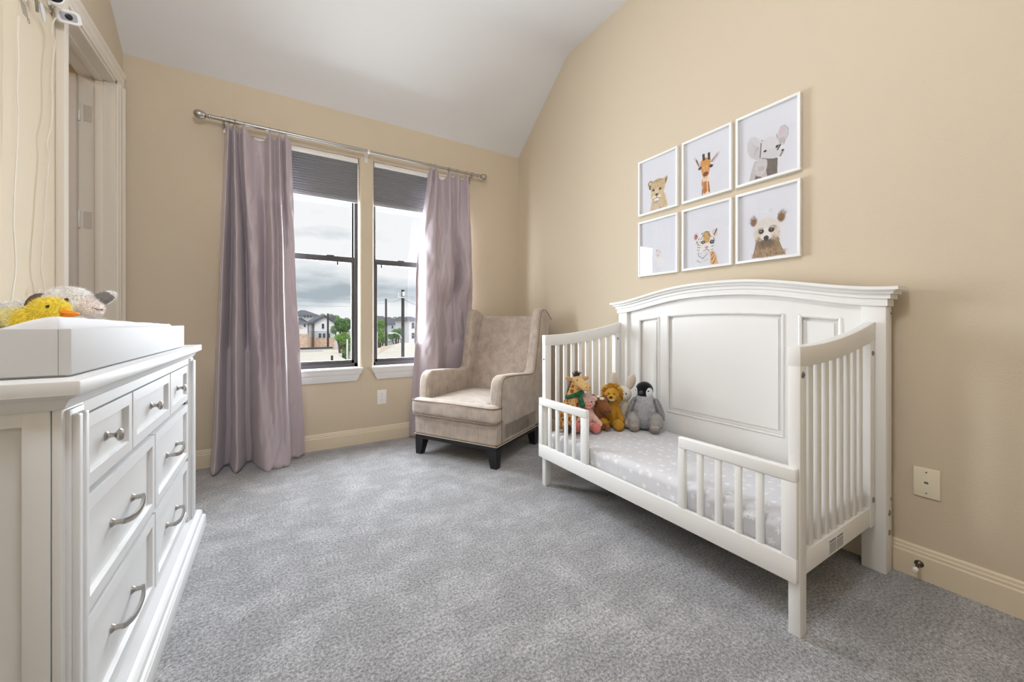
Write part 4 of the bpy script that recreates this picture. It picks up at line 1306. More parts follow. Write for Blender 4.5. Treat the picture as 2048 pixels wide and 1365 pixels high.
def paint_elephant(c):
    g = [(206, 200, 200), (222, 218, 220), (188, 182, 182), (234, 232, 234)]
    c.poly([(0.30, 0.69), (0.46, 0.70), (0.66, 0.75), (0.655, 0.945), (0.21, 0.945), (0.25, 0.80)], (196, 188, 186))
    c.poly([(0.44, 0.68), (0.66, 0.74), (0.65, 0.945), (0.50, 0.945), (0.47, 0.80)], (112, 104, 98)); c.fur(0.57, 0.83, 0.07, 0.10, 200, [(90, 84, 80), (140, 132, 124), (118, 110, 104)], DN, 0.03)
    c.poly([(0.33, 0.82), (0.345, 0.89), (0.42, 0.945), (0.30, 0.945)], (110, 104, 100)); c.ell(0.40, 0.79, 0.10, 0.13, (206, 200, 200), 0.15)
    c.fur(0.36, 0.80, 0.12, 0.11, 120, g, 0.4, 0.03, al=0.6)
    for i in range(5): c.line(0.36, 0.79 + 0.012 * i, 0.45, 0.80 + 0.012 * i, 0.005, (120, 112, 110), 0.7)
    c.ell(0.295, 0.50, 0.115, 0.17, (214, 209, 211), -0.25); c.ell(0.345, 0.60, 0.06, 0.085, (206, 200, 202))
    for i in range(22):
        a = 2.2 + i * 0.11
        c.line(0.37, 0.52, 0.30 + 0.105 * math.cos(a), 0.51 - 0.15 * math.sin(a) * 0.9, 0.004, (180, 174, 176), 0.55)
    c.poly([(0.64, 0.52), (0.66, 0.42), (0.70, 0.34), (0.76, 0.335), (0.815, 0.40), (0.81, 0.48), (0.74, 0.59), (0.66, 0.60)], (206, 200, 203))
    c.ell(0.715, 0.40, 0.045, 0.045, (214, 190, 196), al=0.8)
    for i in range(12): c.line(0.67 + 0.008 * i, 0.49, 0.70 + 0.006 * i, 0.58, 0.004, (150, 142, 146), 0.6)
    for (x0, y0, x1, y1) in ((0.70, 0.34, 0.76, 0.335), (0.76, 0.335, 0.815, 0.40), (0.815, 0.40, 0.81, 0.48), (0.81, 0.48, 0.74, 0.59)): c.line(x0, y0, x1, y1, 0.007, (140, 134, 138), 0.8)
    c.line(0.645, 0.42, 0.66, 0.55, 0.012, (130, 116, 120), 0.8)
    c.poly([(0.66, 0.56), (0.72, 0.58), (0.66, 0.68), (0.63, 0.66)], (92, 84, 84))
    c.ell(0.53, 0.545, 0.145, 0.13, (220, 217, 219)); c.poly([(0.40, 0.58), (0.42, 0.66), (0.50, 0.71), (0.61, 0.735), (0.69, 0.72), (0.735, 0.66), (0.70, 0.64), (0.66, 0.66), (0.64, 0.60)], (214, 210, 212))
    c.fur(0.52, 0.56, 0.12, 0.11, 130, g, DN, 0.02, al=0.4)
    c.line(0.405, 0.47, 0.39, 0.66, 0.02, (92, 86, 86), 0.85); c.line(0.42, 0.68, 0.60, 0.745, 0.010, (84, 78, 76), 0.9); c.fur(0.42, 0.45, 0.03, 0.02, 14, [(90, 84, 84)], -DN, 0.02)
    c.ell(0.468, 0.594, 0.026, 0.015, (46, 40, 40)); c.ell(0.648, 0.585, 0.018, 0.02, (44, 36, 38), 0.4)
    c.line(0.66, 0.66, 0.735, 0.565, 0.013, (238, 234, 228)); c.ell(0.733, 0.66, 0.02, 0.014, (40, 34, 36)); c.line(0.70, 0.725, 0.74, 0.67, 0.03, (110, 98, 100), 0.8)


def paint_pale(c):
    c.ell(0.48, 0.86, 0.11, 0.11, (222, 222, 228)); c.ell(0.50, 0.62, 0.075, 0.075, (228, 218, 218)); c.ell(0.56, 0.78, 0.10, 0.08, (232, 229, 226))
    c.fur(0.50, 0.62, 0.06, 0.06, 60, [(216, 190, 192), (206, 196, 200), (236, 226, 226)], DN, 0.03)
    c.ell(0.47, 0.57, 0.018, 0.016, (176, 168, 176)); c.ell(0.545, 0.60, 0.012, 0.014, (180, 172, 178)); c.ell(0.495, 0.66, 0.022, 0.02, (214, 176, 178)); c.fur(0.55, 0.80, 0.10, 0.08, 60, [(236, 234, 230), (218, 216, 220)], DN, 0.04)


def paint_tiger(c):
    c.poly([(0.31, 0.72), (0.30, 0.85), (0.36, 0.945), (0.72, 0.945), (0.68, 0.84), (0.62, 0.73)], (224, 224, 228))
    c.poly([(0.57, 0.75), (0.64, 0.74), (0.73, 0.945), (0.58, 0.945)], (222, 170, 114)); c.fur(0.65, 0.85, 0.06, 0.09, 90, [(206, 134, 66), (234, 190, 140), (240, 208, 170)], DN, 0.04)
    for (x0, y0, x1, y1) in ((0.60, 0.80, 0.64, 0.76), (0.60, 0.87, 0.66, 0.80), (0.63, 0.94, 0.69, 0.85)): c.line(x0, y0, x1, y1, 0.018, (74, 48, 36), 0.9, 0.008)
    c.ell(0.28, 0.47, 0.06, 0.065, (226, 204, 200)); c.ell(0.28, 0.48, 0.032, 0.042, (168, 112, 118)); c.line(0.27, 0.44, 0.33, 0.50, 0.012, (74, 56, 58))
    c.ell(0.66, 0.47, 0.055, 0.065, (222, 200, 196)); c.line(0.70, 0.42, 0.64, 0.51, 0.03, (76, 54, 54), 0.9, 0.02)
    c.ell(0.475, 0.59, 0.195, 0.165, (232, 229, 226)); c.ell(0.50, 0.51, 0.075, 0.09, (212, 172, 110)); c.fur(0.50, 0.52, 0.06, 0.08, 120, [(196, 148, 82), (226, 194, 140), (150, 104, 56)], DN, 0.03)
    c.fur(0.36, 0.60, 0.07, 0.08, 60, [(222, 186, 138), (238, 226, 208)], DN, 0.03); c.fur(0.61, 0.58, 0.05, 0.08, 50, [(214, 168, 110), (238, 226, 208)], DN, 0.03)
    K = (44, 44, 50)
    for (x0, y0, x1, y1, w) in ((0.40, 0.45, 0.48, 0.425, 0.02), (0.48, 0.425, 0.56, 0.44, 0.02), (0.42, 0.475, 0.46, 0.455, 0.014), (0.54, 0.46, 0.58, 0.49, 0.016), (0.40, 0.50, 0.44, 0.48, 0.016), (0.56, 0.50, 0.61, 0.52, 0.016),
                                (0.38, 0.53, 0.42, 0.52, 0.016), (0.33, 0.53, 0.36, 0.50, 0.016), (0.30, 0.56, 0.33, 0.60, 0.018), (0.31, 0.61, 0.38, 0.62, 0.014), (0.32, 0.65, 0.38, 0.66, 0.014), (0.31, 0.69, 0.36, 0.70, 0.014),
                                (0.64, 0.54, 0.665, 0.60, 0.018), (0.62, 0.62, 0.66, 0.63, 0.014), (0.60, 0.67, 0.65, 0.66, 0.016), (0.60, 0.72, 0.63, 0.71, 0.016), (0.285, 0.59, 0.31, 0.54, 0.012), (0.36, 0.57, 0.40, 0.575, 0.014),
                                (0.33, 0.74, 0.34, 0.79, 0.014), (0.34, 0.79, 0.42, 0.835, 0.014), (0.42, 0.835, 0.51, 0.78, 0.022), (0.30, 0.86, 0.38, 0.90, 0.012), (0.46, 0.88, 0.53, 0.85, 0.008), (0.44, 0.47, 0.47, 0.50, 0.010), (0.53, 0.47, 0.55, 0.51, 0.010)):
        c.line(x0, y0, x1, y1, w, K, 0.9, w * 0.45)
    c.ell(0.43, 0.582, 0.042, 0.026, (52, 60, 68)); c.ell(0.606, 0.598, 0.045, 0.032, (50, 54, 60)); c.ell(0.43, 0.58, 0.016, 0.012, (150, 160, 160)); c.ell(0.606, 0.595, 0.016, 0.012, (150, 160, 160))
    c.ell(0.50, 0.67, 0.035, 0.022, (206, 150, 142)); c.fur(0.47, 0.74, 0.10, 0.03, 60, [(240, 240, 240), (200, 200, 206), (120, 120, 126)], DN, 0.03)
    c.line(0.44, 0.72, 0.50, 0.70, 0.010, (70, 66, 68)); c.line(0.50, 0.70, 0.56, 0.73, 0.010, (70, 66, 68)); c.fur(0.42, 0.82, 0.09, 0.06, 60, [(206, 208, 214), (240, 240, 242), (180, 184, 190)], DN, 0.04)


def paint_bear(c):
    br = [(150, 120, 88), (118, 90, 62), (186, 158, 124), (96, 72, 52), (208, 186, 156)]
    c.poly([(0.33, 0.70), (0.28, 0.88), (0.26, 0.945), (0.78, 0.945), (0.72, 0.84), (0.66, 0.70)], (150, 124, 96))
    c.fur(0.50, 0.84, 0.20, 0.11, 420, br, DN, 0.045, 0.007)
    c.fur(0.28, 0.91, 0.04, 0.03, 26, br, DN, 0.03); c.fur(0.74, 0.90, 0.04, 0.04, 40, br, 0.5, 0.04)
    c.ell(0.285, 0.445, 0.05, 0.055, (132, 100, 68), soft=0.5); c.ell(0.712, 0.445, 0.055, 0.06, (132, 100, 68), soft=0.5)
    c.fur(0.285, 0.43, 0.055, 0.06, 110, [(110, 78, 50), (150, 112, 74), (86, 60, 40)], -DN * 1.2, 0.045); c.fur(0.715, 0.43, 0.062, 0.065, 130, [(118, 82, 52), (156, 118, 80), (90, 64, 42)], -DN * 0.7, 0.05)
    c.ell(0.49, 0.58, 0.205, 0.165, (226, 218, 212))
    c.fur(0.49, 0.50, 0.18, 0.08, 150, [(230, 226, 226), (216, 208, 204), (206, 192, 178)], -DN, 0.03, al=0.7)
    c.fur(0.36, 0.62, 0.075, 0.08, 170, [(206, 180, 144), (180, 150, 112), (228, 212, 190)], DN * 1.2, 0.03)
    c.fur(0.625, 0.63, 0.075, 0.09, 170, [(196, 168, 130), (176, 144, 106), (226, 210, 188)], DN * 0.8, 0.03)
    c.fur(0.40, 0.565, 0.045, 0.035, 60, [(150, 118, 84), (120, 92, 66)], DN, 0.03); c.fur(0.58, 0.56, 0.06, 0.035, 70, [(140, 108, 76), (116, 88, 62)], 0.3, 0.03)
    c.fur(0.36, 0.72, 0.06, 0.06, 110, br, DN, 0.035); c.fur(0.62, 0.73, 0.07, 0.07, 130, br, DN, 0.035); c.ell(0.485, 0.755, 0.12, 0.06, (104, 90, 78), soft=0.6); c.fur(0.49, 0.78, 0.12, 0.05, 130, [(96, 78, 62), (120, 98, 76), (140, 116, 90)], DN, 0.035)
    c.poly([(0.455, 0.55), (0.51, 0.55), (0.56, 0.66), (0.53, 0.71), (0.43, 0.71), (0.40, 0.66)], (234, 228, 226))
    c.ell(0.408, 0.592, 0.042, 0.03, (50, 42, 36), -0.3); c.ell(0.563, 0.588, 0.046, 0.032, (50, 42, 36), 0.2); c.ell(0.405, 0.585, 0.008, 0.007, (200, 200, 200)); c.ell(0.565, 0.58, 0.008, 0.007, (200, 200, 200))
    c.ell(0.484, 0.688, 0.042, 0.034, (58, 54, 54)); c.line(0.484, 0.70, 0.484, 0.735, 0.012, (70, 64, 62))


M_PRINT = mat('art_print', (226, 226, 232), 0.55, attr='Col', spec=0.2)
M_FRAME = mat('white_frame', (244, 243, 240), 0.35)
FW, FH = 0.314, 0.385
PICS = [
    (1.880, 1.783, paint_cub, 'white framed lion cub print, top left of six on the wall', 11),
    (1.5345, 1.784, paint_giraffe, 'white framed orange giraffe print, top middle of six on the wall', 12),
    (1.198, 1.785, paint_elephant, 'white framed grey baby elephant print, top right of six on the wall', 13),
    (1.880, 1.357, paint_pale, 'white framed pale print with window reflection, bottom left of six', 14),
    (1.5345, 1.359, paint_tiger, 'white framed tiger cub print, bottom middle of six on the wall', 15),
    (1.198, 1.360, paint_bear, 'white framed brown bear cub print, bottom right of six on the wall', 16)]
for (yl, z0, fn, lab, sd) in PICS:
    y0, y1, z1 = yl - FW, yl, z0 + FH
    t = thing('framed_print', lab, 'picture', (XR, (y0 + y1) / 2, z0), 0, 'framed animal prints above the crib')
    xf, bw = XR - 0.026, 0.013
    b = MB()
    b.box(xf, XR - 0.001, y0, y1, z0, z0 + bw, 0.001); b.box(xf, XR - 0.001, y0, y1, z1 - bw, z1, 0.001)
    b.box(xf + 0.0002, XR - 0.0012, y0 + 0.0002, y0 + bw, z0 + 0.002, z1 - 0.002, 0.001); b.box(xf + 0.0002, XR - 0.0012, y1 - bw, y1 - 0.0002, z0 + 0.002, z1 - 0.002, 0.001)
    b.build('frame', M_FRAME, t)
    cvs = Canvas(BG, sd); fn(cvs)
    # print sheet: a fine grid whose corners carry the colours; s runs left to right, t top to bottom over the whole frame
    js = [j for j in range(PW) if bw / FW < (j + 0.5) / PW < 1 - bw / FW]; is_ = [i for i in range(PH) if bw / FH < (i + 0.5) / PH < 1 - bw / FH]
    nj, ni = len(js), len(is_)
    vs_ = [(XR - 0.010, y1 - FW * (j + 0.5) / PW, z1 - FH * (i + 0.5) / PH) for i in is_ for j in js]
    fs_ = [(a * nj + q, (a + 1) * nj + q, (a + 1) * nj + q + 1, a * nj + q + 1) for a in range(ni - 1) for q in range(nj - 1)]
    b = MB(); b.add(vs_, fs_)
    pr = b.build('print', M_PRINT, t, smooth=0, recalc=False)
    ca = pr.data.color_attributes.new('Col', 'FLOAT_COLOR', 'POINT')
    arr = np.ones((ni * nj, 4), np.float32); arr[:, :3] = cvs.a[np.ix_(is_, js)].reshape(-1, 3)
    ca.data.foreach_set('color', arr.ravel())
    MB().box(XR - 0.0095, XR - 0.002, y0 + 0.004, y1 - 0.004, z0 + 0.004, z1 - 0.004).build('backing_board', mat('backing', (226, 226, 230), 0.7), t, smooth=0)
    MB().box(XR - 0.0225, XR - 0.0205, y0 + bw - 0.001, y1 - bw + 0.001, z0 + bw - 0.001, z1 - bw + 0.001).build('glazing', M_PGLASS, t, smooth=0)

# ------------------------------------------------------------------ soft toys
def plush_mat(name, rough=0.95, sheen=0.6, bump=0.8, bscale=220):
    return mat(name, (200, 200, 200), rough, attr='Col', sheen=sheen, spec=0.1, bump=bump, bscale=bscale, bdist=0.003, var=0.14, vscale=140)


M_PLUSH = plush_mat('plush_fur')


def blob(mb, name, parent, colfn, voxel=0.0045, smooth=6, fuzz=0, flen=0.006, seed=1, droop=0.3):
    """one continuous skin over the overlapping volumes in mb, vertex coloured by colfn(p), optionally with short tufts"""
    tmp = mb.build('tmp', None, None, smooth=0)
    rm = tmp.modifiers.new('r', 'REMESH'); rm.mode = 'VOXEL'; rm.voxel_size = voxel
    sm = tmp.modifiers.new('s', 'SMOOTH'); sm.iterations = smooth; sm.factor = 0.5
    bpy.context.view_layer.update()
    me = bpy.data.meshes.new_from_object(tmp.evaluated_get(bpy.context.evaluated_depsgraph_get()))
    dm = tmp.data
    bpy.data.objects.remove(tmp); bpy.data.meshes.remove(dm)
    V = np.empty(len(me.vertices) * 3); me.vertices.foreach_get('co', V); V = V.reshape(-1, 3)
    N = np.empty(len(me.vertices) * 3); me.vertices.foreach_get('normal', N); N = N.reshape(-1, 3)
    faces = [tuple(p.vertices) for p in me.polygons]
    verts = [tuple(v) for v in V]
    cols = [s2l(colfn(Vector(v))) for v in V]
    if fuzz:
        rs = np.random.RandomState(seed)
        ids = rs.randint(0, len(V), fuzz)
        for i in ids:
            p = Vector(V[i]); nrm = Vector(N[i])
            d = (nrm + Vector(rs.randn(3)) * 0.45 + Vector((0, 0, -droop))).normalized()
            sd = d.orthogonal().normalized() * 0.0011
            ln = flen * (0.5 + rs.rand())
            k_ = len(verts)
            verts += [tuple(p - sd - nrm * 0.001), tuple(p + sd - nrm * 0.001), tuple(p + d * ln)]
            faces.append((k_, k_ + 1, k_ + 2))
            f_ = 0.88 + 0.26 * rs.rand()
            c = tuple(min(1, q * f_) for q in cols[i]); cols += [c, c, c]
    bpy.data.meshes.remove(me)
    m2 = bpy.data.meshes.new(name); m2.from_pydata(verts, [], faces); m2.update()
    for p in m2.polygons: p.use_smooth = True
    ca = m2.color_attributes.new('Col', 'FLOAT_COLOR', 'POINT')
    arr = np.ones((len(verts), 4), np.float32); arr[:, :3] = np.array(cols)
    ca.data.foreach_set('color', arr.ravel())
    m2.materials.append(M_PLUSH)
    o = bpy.data.objects.new(name, m2); col.objects.link(o)
    o.parent = parent
    return o


def toy(name, label, x, y, z, face, grp):
    """face: direction (dx, dy) the toy looks to; local -y is its front, local x its viewer-right side"""
    return thing(name, label, 'stuffed animal', (x, y, z), math.atan2(face[0], -face[1]), grp)


def eye(c, r, par, m=None):
    MB().ell(c, (r, r * 0.7, r), sub=2).build('eye', m or M_EYE, par, local=True)


M_EYE = mat('toy_eye', (16, 13, 12), 0.15)
GB = 'stuffed animals on the crib mattress'
ZM = 0.360

# penguin
t = toy('toy_penguin', 'grey plush penguin with black head seated against the headboard', 2.000, 1.652, ZM, (-0.80, -0.60), GB)
b = MB()
b.ell((0, 0.0, 0.105), (0.070, 0.058, 0.105)); b.ell((0, 0.0, 0.075), (0.082, 0.066, 0.075)); b.ell((0, 0, 0.185), (0.052, 0.046, 0.05))
def cp(p):
    if abs(p.x) > 0.045 and p.y > -0.02: return (170, 168, 168)
    k_ = min(1, max(0, (p.z - 0.10) / 0.10)); return tuple(178 + (208 - 178) * k_ + d_ for d_ in (0, 0, 4))
blob(b, 'body', t, cp, fuzz=9000, flen=0.009, seed=2)
b = MB(); b.ell((-0.004, -0.004, 0.246), (0.055, 0.050, 0.055))
def ch(p):
    x, z = p.x + 0.012, p.z
    d1 = ((p.x - 0.028) / 0.020) ** 2 + ((z - 0.234) / 0.033) ** 2
    d2 = ((p.x + 0.052) / 0.009) ** 2 + ((z - 0.236) / 0.028) ** 2
    if p.y < 0.012 and (d1 < 1 or d2 < 1): return (236, 236, 238)
    if z < 0.212: return (214, 214, 218)
    return (22, 22, 26)
hd = blob(b, 'head', t, ch, voxel=0.003)
b = MB(); b.ell((-0.020, -0.054, 0.238), (0.014, 0.016, 0.013)); b.build('beak', mat('beak_grey', (52, 55, 64), 0.7), t, local=True)
eye((0.022, -0.0485, 0.247), 0.0048, t); eye((-0.052, -0.024, 0.247), 0.0045, t)
for sx in (-1, 1):
    b = MB(); b.ell((sx * 0.086, 0.004, 0.128), (0.018, 0.034, 0.074), (0, sx * -0.36, 0))
    blob(b, 'flipper', t, lambda p: (158, 156, 156), fuzz=1500, flen=0.006, seed=3)
    b = MB(); b.ell((sx * 0.064, -0.040, 0.055), (0.042, 0.050, 0.058), (0.3, sx * 0.15, 0)); b.ell((sx * 0.060, -0.085, 0.024), (0.030, 0.026, 0.024))
    blob(b, 'foot', t, lambda p: (176, 172, 168) if p.z > 0.035 or p.y > -0.075 else (150, 140, 130), fuzz=2600, flen=0.006, seed=4)

# bunny
t = toy('toy_bunny', 'cream plush bunny with upright ears between lion and penguin', 1.962, 1.800, ZM, (-0.86, -0.52), GB)
b = MB(); b.ell((0, 0, 0.085), (0.058, 0.052, 0.085)); b.ell((0, 0, 0.16), (0.036, 0.034, 0.04)); b.cap((0.04, -0.01, 0.13), (0.085, -0.055, 0.085), 0.018, 0.022); b.cap((-0.04, -0.01, 0.13), (-0.075, -0.05, 0.075), 0.018, 0.020)
b.cap((0.04, -0.02, 0.04), (0.055, -0.09, 0.035), 0.026, 0.03); b.cap((-0.04, -0.02, 0.04), (-0.055, -0.09, 0.035), 0.026, 0.03)
blob(b, 'body', t, lambda p: (216, 204, 182) if p.z > 0.04 else (196, 182, 160), seed=5, fuzz=2500, flen=0.003)
b = MB(); b.ell((0, -0.006, 0.205), (0.058, 0.050, 0.052)); b.ell((0, -0.045, 0.192), (0.028, 0.018, 0.02))
blob(b, 'head', t, lambda p: (232, 226, 212), seed=6)
for sx, lean in ((-1, -0.30), (1, 0.30)):
    b = MB(); b.ell((sx * 0.050, 0.012, 0.285), (0.030, 0.012, 0.058), (0, lean, 0))
    er = blob(b, 'ear', t, lambda p: (214, 205, 190), voxel=0.0035, seed=7)
    b = MB(); b.ell((sx * 0.050, 0.003, 0.283), (0.021, 0.006, 0.046), (0, lean, 0)); b.build('inner_ear', mat('ear_linen', (206, 192, 174), 0.9, bump=0.8, bscale=120, bdist=0.003), er, local=True)
eye((0.030, -0.049, 0.213), 0.0050, t); eye((-0.030, -0.049, 0.213), 0.0050, t)
MB().tube([(-0.012, -0.062, 0.186), (-0.004, -0.065, 0.182), (0.004, -0.064, 0.184), (0.010, -0.062, 0.190)], 0.0011, 5).build('mouth', M_EYE, t, local=True)

# lion
t = toy('toy_lion', 'mustard yellow plush lion with shaggy mane between pig and bunny', 1.858, 1.795, ZM, (-0.78, -0.62), GB)
LC = (190, 140, 40)
b = MB(); b.ell((0, 0.0, 0.085), (0.052, 0.046, 0.088)); b.ell((0, 0, 0.15), (0.034, 0.034, 0.04)); b.cap((0.035, -0.01, 0.12), (0.06, -0.045, 0.06), 0.017, 0.018); b.cap((-0.035, -0.01, 0.12), (-0.055, -0.045, 0.06), 0.017, 0.018)
blob(b, 'body', t, lambda p: LC, fuzz=6000, flen=0.005, seed=8)
for sx in (-1, 1):
    b = MB(); b.cap((sx * 0.040, -0.015, 0.035), (sx * 0.046, -0.065, 0.032), 0.030, 0.032); b.ell((sx * 0.046, -0.078, 0.036), (0.031, 0.022, 0.036))
    blob(b, 'leg', t, lambda p: (196, 148, 48), fuzz=2500, flen=0.005, seed=9)
b = MB(); b.ell((0, -0.008, 0.212), (0.046, 0.042, 0.046)); b.ell((0, -0.045, 0.196), (0.028, 0.024, 0.022))
blob(b, 'head', t, lambda p: (200, 152, 54) if p.y > -0.05 or p.z > 0.19 else (232, 226, 212), fuzz=1800, flen=0.003, seed=10)
b = MB(); rm_ = random.Random(5)
for i in range(420):
    a = rm_.uniform(0, 2 * math.pi); dd = rm_.uniform(-0.02, 0.038)
    rr = 0.046 + 0.004 * rm_.random()
    p0 = Vector((rr * 0.9 * math.cos(a), dd, 0.214 + rr * 0.9 * math.sin(a)))
    d = Vector((math.cos(a), rm_.uniform(-0.5, 0.4), math.sin(a) - 0.25)).normalized()
    L = rm_.uniform(0.018, 0.034)
    b.tube([p0, p0 + d * L * 0.6 + Vector((0, 0, -0.001)), p0 + d * L + Vector((0, 0, -0.004))], [0.0042, 0.0034, 0.0006], 4)
mn = b.build('mane', mat('mane_fur', (184, 130, 38), 0.95, sheen=0.4, spec=0.1, var=0.2, vscale=60), t, local=True, smooth=80); mn['kind'] = 'stuff'
for sx in (-1, 1):
    b = MB(); b.ell((sx * 0.046, -0.012, 0.250), (0.017, 0.010, 0.017)); b.build('ear', mat('lion_ear', (206, 160, 62), 0.95, bump=0.6, bscale=200), t, local=True)
MB().ell((0, -0.068, 0.203), (0.010, 0.007, 0.007), sub=2).build('nose', M_EYE, t, local=True)
eye((0.018, -0.048, 0.222), 0.0045, t); eye((-0.018, -0.048, 0.222), 0.0045, t)

# brown pony in front of the lion
t = toy('toy_pony', 'small brown plush pony tucked between pig and lion', 1.770, 1.830, ZM, (-0.62, -0.78), GB)
b = MB(); b.ell((0.0, 0.02, 0.075), (0.055, 0.060, 0.075)); b.cap((0.0, -0.01, 0.10), (0.012, -0.015, 0.155), 0.040, 0.040); b.cap((0.03, -0.02, 0.03), (0.045, -0.07, 0.022), 0.024, 0.020); b.cap((-0.03, -0.02, 0.03), (-0.045, -0.06, 0.022), 0.024, 0.020)
blob(b, 'body', t, lambda p: (134, 84, 44), fuzz=3000, flen=0.004, seed=11)
b = MB(); b.ell((0.012, -0.018, 0.160), (0.048, 0.042, 0.044)); b.cap((0.022, -0.03, 0.150), (0.045, -0.058, 0.128), 0.034, 0.032)
hd = blob(b, 'head', t, lambda p: (140, 88, 52) if p.z > 0.128 or p.y > -0.045 else (118, 70, 46), fuzz=1500, flen=0.003, seed=12)
for sx in (-1, 1):
    b = MB(); b.ell((0.012 + sx * 0.042, -0.005, 0.197), (0.014, 0.009, 0.019), (0, sx * 0.6, 0)); b.build('ear', mat('pony_ear', (146, 84, 52), 0.95), t, local=True)
b = MB(); b.ell((0.018, -0.056, 0.196), (0.016, 0.010, 0.010)); b.ell((0.0, -0.03, 0.204), (0.012, 0.018, 0.008)); b.build('forelock', mat('pony_cream', (232, 222, 206), 0.95, bump=0.6, bscale=160), t, local=True)
eye((0.038, -0.052, 0.168), 0.0045, t); eye((-0.012, -0.056, 0.166), 0.0045, t)
for sx in (-1, 1): MB().ell((0.048 + sx * 0.013, -0.088, 0.126), (0.0035, 0.002, 0.003), sub=2).build('nostril', mat('nostril', (80, 42, 30), 0.9), t, local=True)

# pig
t = toy('toy_pig', 'pale pink plush pig with darker snout behind the left guard rail', 1.672, 1.835, ZM, (-0.62, -0.78), GB)
b = MB(); b.ell((0, 0.0, 0.080), (0.052, 0.050, 0.078)); b.cap((0.03, -0.015, 0.105), (0.075, -0.055, 0.052), 0.017, 0.019); b.cap((-0.03, -0.015, 0.105), (-0.06, -0.05, 0.06), 0.017, 0.018)
blob(b, 'body', t, lambda p: (226, 184, 172), fuzz=2500, flen=0.003, seed=13)
for sx in (-1, 1):
    b = MB(); b.cap((sx * 0.035, -0.02, 0.03), (sx * 0.052, -0.075, 0.030), 0.026, 0.028); b.ell((sx * 0.054, -0.084, 0.034), (0.028, 0.018, 0.032))
    blob(b, 'leg', t, lambda p: (222, 132, 124) if p.y < -0.06 else (226, 178, 166), fuzz=900, flen=0.003, seed=14)
b = MB(); b.ell((0, -0.006, 0.178), (0.052, 0.046, 0.048)); b.ell((0, 0.0, 0.212), (0.022, 0.022, 0.018))
blob(b, 'head', t, lambda p: (232, 204, 196) if p.z > 0.165 else (228, 188, 178), fuzz=2600, flen=0.006, seed=15)
b = MB(); b.lathe([(0.020, 0), (0.022, 0.006), (0.022, 0.016), (0.018, 0.021), (0.001, 0.022)], (0.008, -0.046, 0.166), (0.15, -1, -0.05), 18); b.build('snout', mat('pig_snout', (222, 152, 140), 0.9, bump=0.4, bscale=200), t, local=True)
for sx in (-1, 1):
    b = MB(); b.ell((sx * 0.048, -0.004, 0.198), (0.022, 0.008, 0.016), (0, sx * 0.5, 0)); b.build('ear', mat('pig_ear', (226, 188, 180), 0.95, bump=0.6, bscale=180), t, local=True)
eye((0.030, -0.046, 0.184), 0.0042, t); eye((-0.020, -0.049, 0.184), 0.0042, t)
for sx in (-1, 1): MB().ell((0.011 + sx * 0.008, -0.0685, 0.165), (0.003, 0.002, 0.004), sub=2).build('nostril', mat('nostril', (80, 42, 30), 0.9), t, local=True)

# giraffe
t = toy('toy_giraffe', 'tall patched plush giraffe with green scarf behind the left guard rail', 1.592, 1.862, ZM - 0.0, (-0.42, -0.91), GB)
def cg(p):
    q = p * 34
    best = sorted((( (Vector((math.floor(q.x) + i, math.floor(q.y) + j, math.floor(q.z) + k_)) + Vector((0.5, 0.5, 0.5)) + 0.45 * mnoise.noise_vector(Vector((math.floor(q.x) + i, math.floor(q.y) + j, math.floor(q.z) + k_)) * 1.37)) - q).length for i in (-1, 0, 1) for j in (-1, 0, 1) for k_ in (-1, 0, 1)))
    return (222, 178, 116) if best[1] - best[0] < 0.20 else (158, 92, 40)
b = MB(); b.ell((-0.02, 0.02, 0.085), (0.070, 0.065, 0.088)); b.cap((-0.02, 0.015, 0.12), (0.022, 0.0, 0.295), 0.052, 0.032)
blob(b, 'body', t, cg, voxel=0.004, fuzz=6000, flen=0.004, seed=16)
b = MB(); b.ell((0.026, -0.008, 0.308), (0.036, 0.040, 0.034)); b.cap((0.034, -0.035, 0.302), (0.058, -0.080, 0.280), 0.030, 0.025)
blob(b, 'head', t, lambda p: (224, 186, 128) if (p.y < -0.03 or p.z > 0.318) else cg(p), fuzz=2200, flen=0.003, seed=17)
for sx in (-1, 1):
    b = MB(); b.ell((0.024 + sx * 0.050, 0.0, 0.322), (0.026, 0.008, 0.013), (0, sx * -0.3, 0)); b.build('ear', mat('giraffe_ear', (206, 160, 110), 0.95, bump=0.6, bscale=200), t, local=True)
b = MB(); rm_ = random.Random(8)
for i in range(90):
    a = rm_.uniform(0, 6.28); q = rm_.uniform(0, 0.018)
    p0 = Vector((0.02 + q * math.cos(a), 0.004 + q * math.sin(a), 0.334))
    d = Vector((rm_.uniform(-0.9, 0.9), rm_.uniform(-0.7, 0.7), 1)).normalized()
    L_ = rm_.uniform(0.016, 0.046)
    b.tube([p0, p0 + d * L_ * 0.6, p0 + d * L_ + Vector((rm_.uniform(-.010, .010), 0, -0.004))], [0.0026, 0.0022, 0.0004], 4)
for i in range(90):
    s_ = rm_.random()
    p0 = Vector((-0.02 + 0.042 * s_ - 0.02, 0.06 - 0.03 * s_, 0.15 + 0.16 * s_))
    d = Vector((-0.6, 0.8, rm_.uniform(-0.4, 0.3))).normalized()
    b.tube([p0 - d * 0.01, p0 + d * 0.010, p0 + d * 0.018], [0.0024, 0.0018, 0.0004], 4)
tu = b.build('mane', mat('giraffe_mane', (72, 58, 46), 0.95, var=0.3, vscale=90), t, local=True, smooth=80); tu['kind'] = 'stuff'
eye((0.012, -0.044, 0.318), 0.0048, t); eye((0.060, -0.036, 0.316), 0.0048, t)
for sx in (-1, 1): MB().ell((0.062 + sx * 0.010, -0.104, 0.284), (0.003, 0.002, 0.003), sub=2).build('nostril', mat('nostril', (80, 42, 30), 0.9), t, local=True)
b = MB()
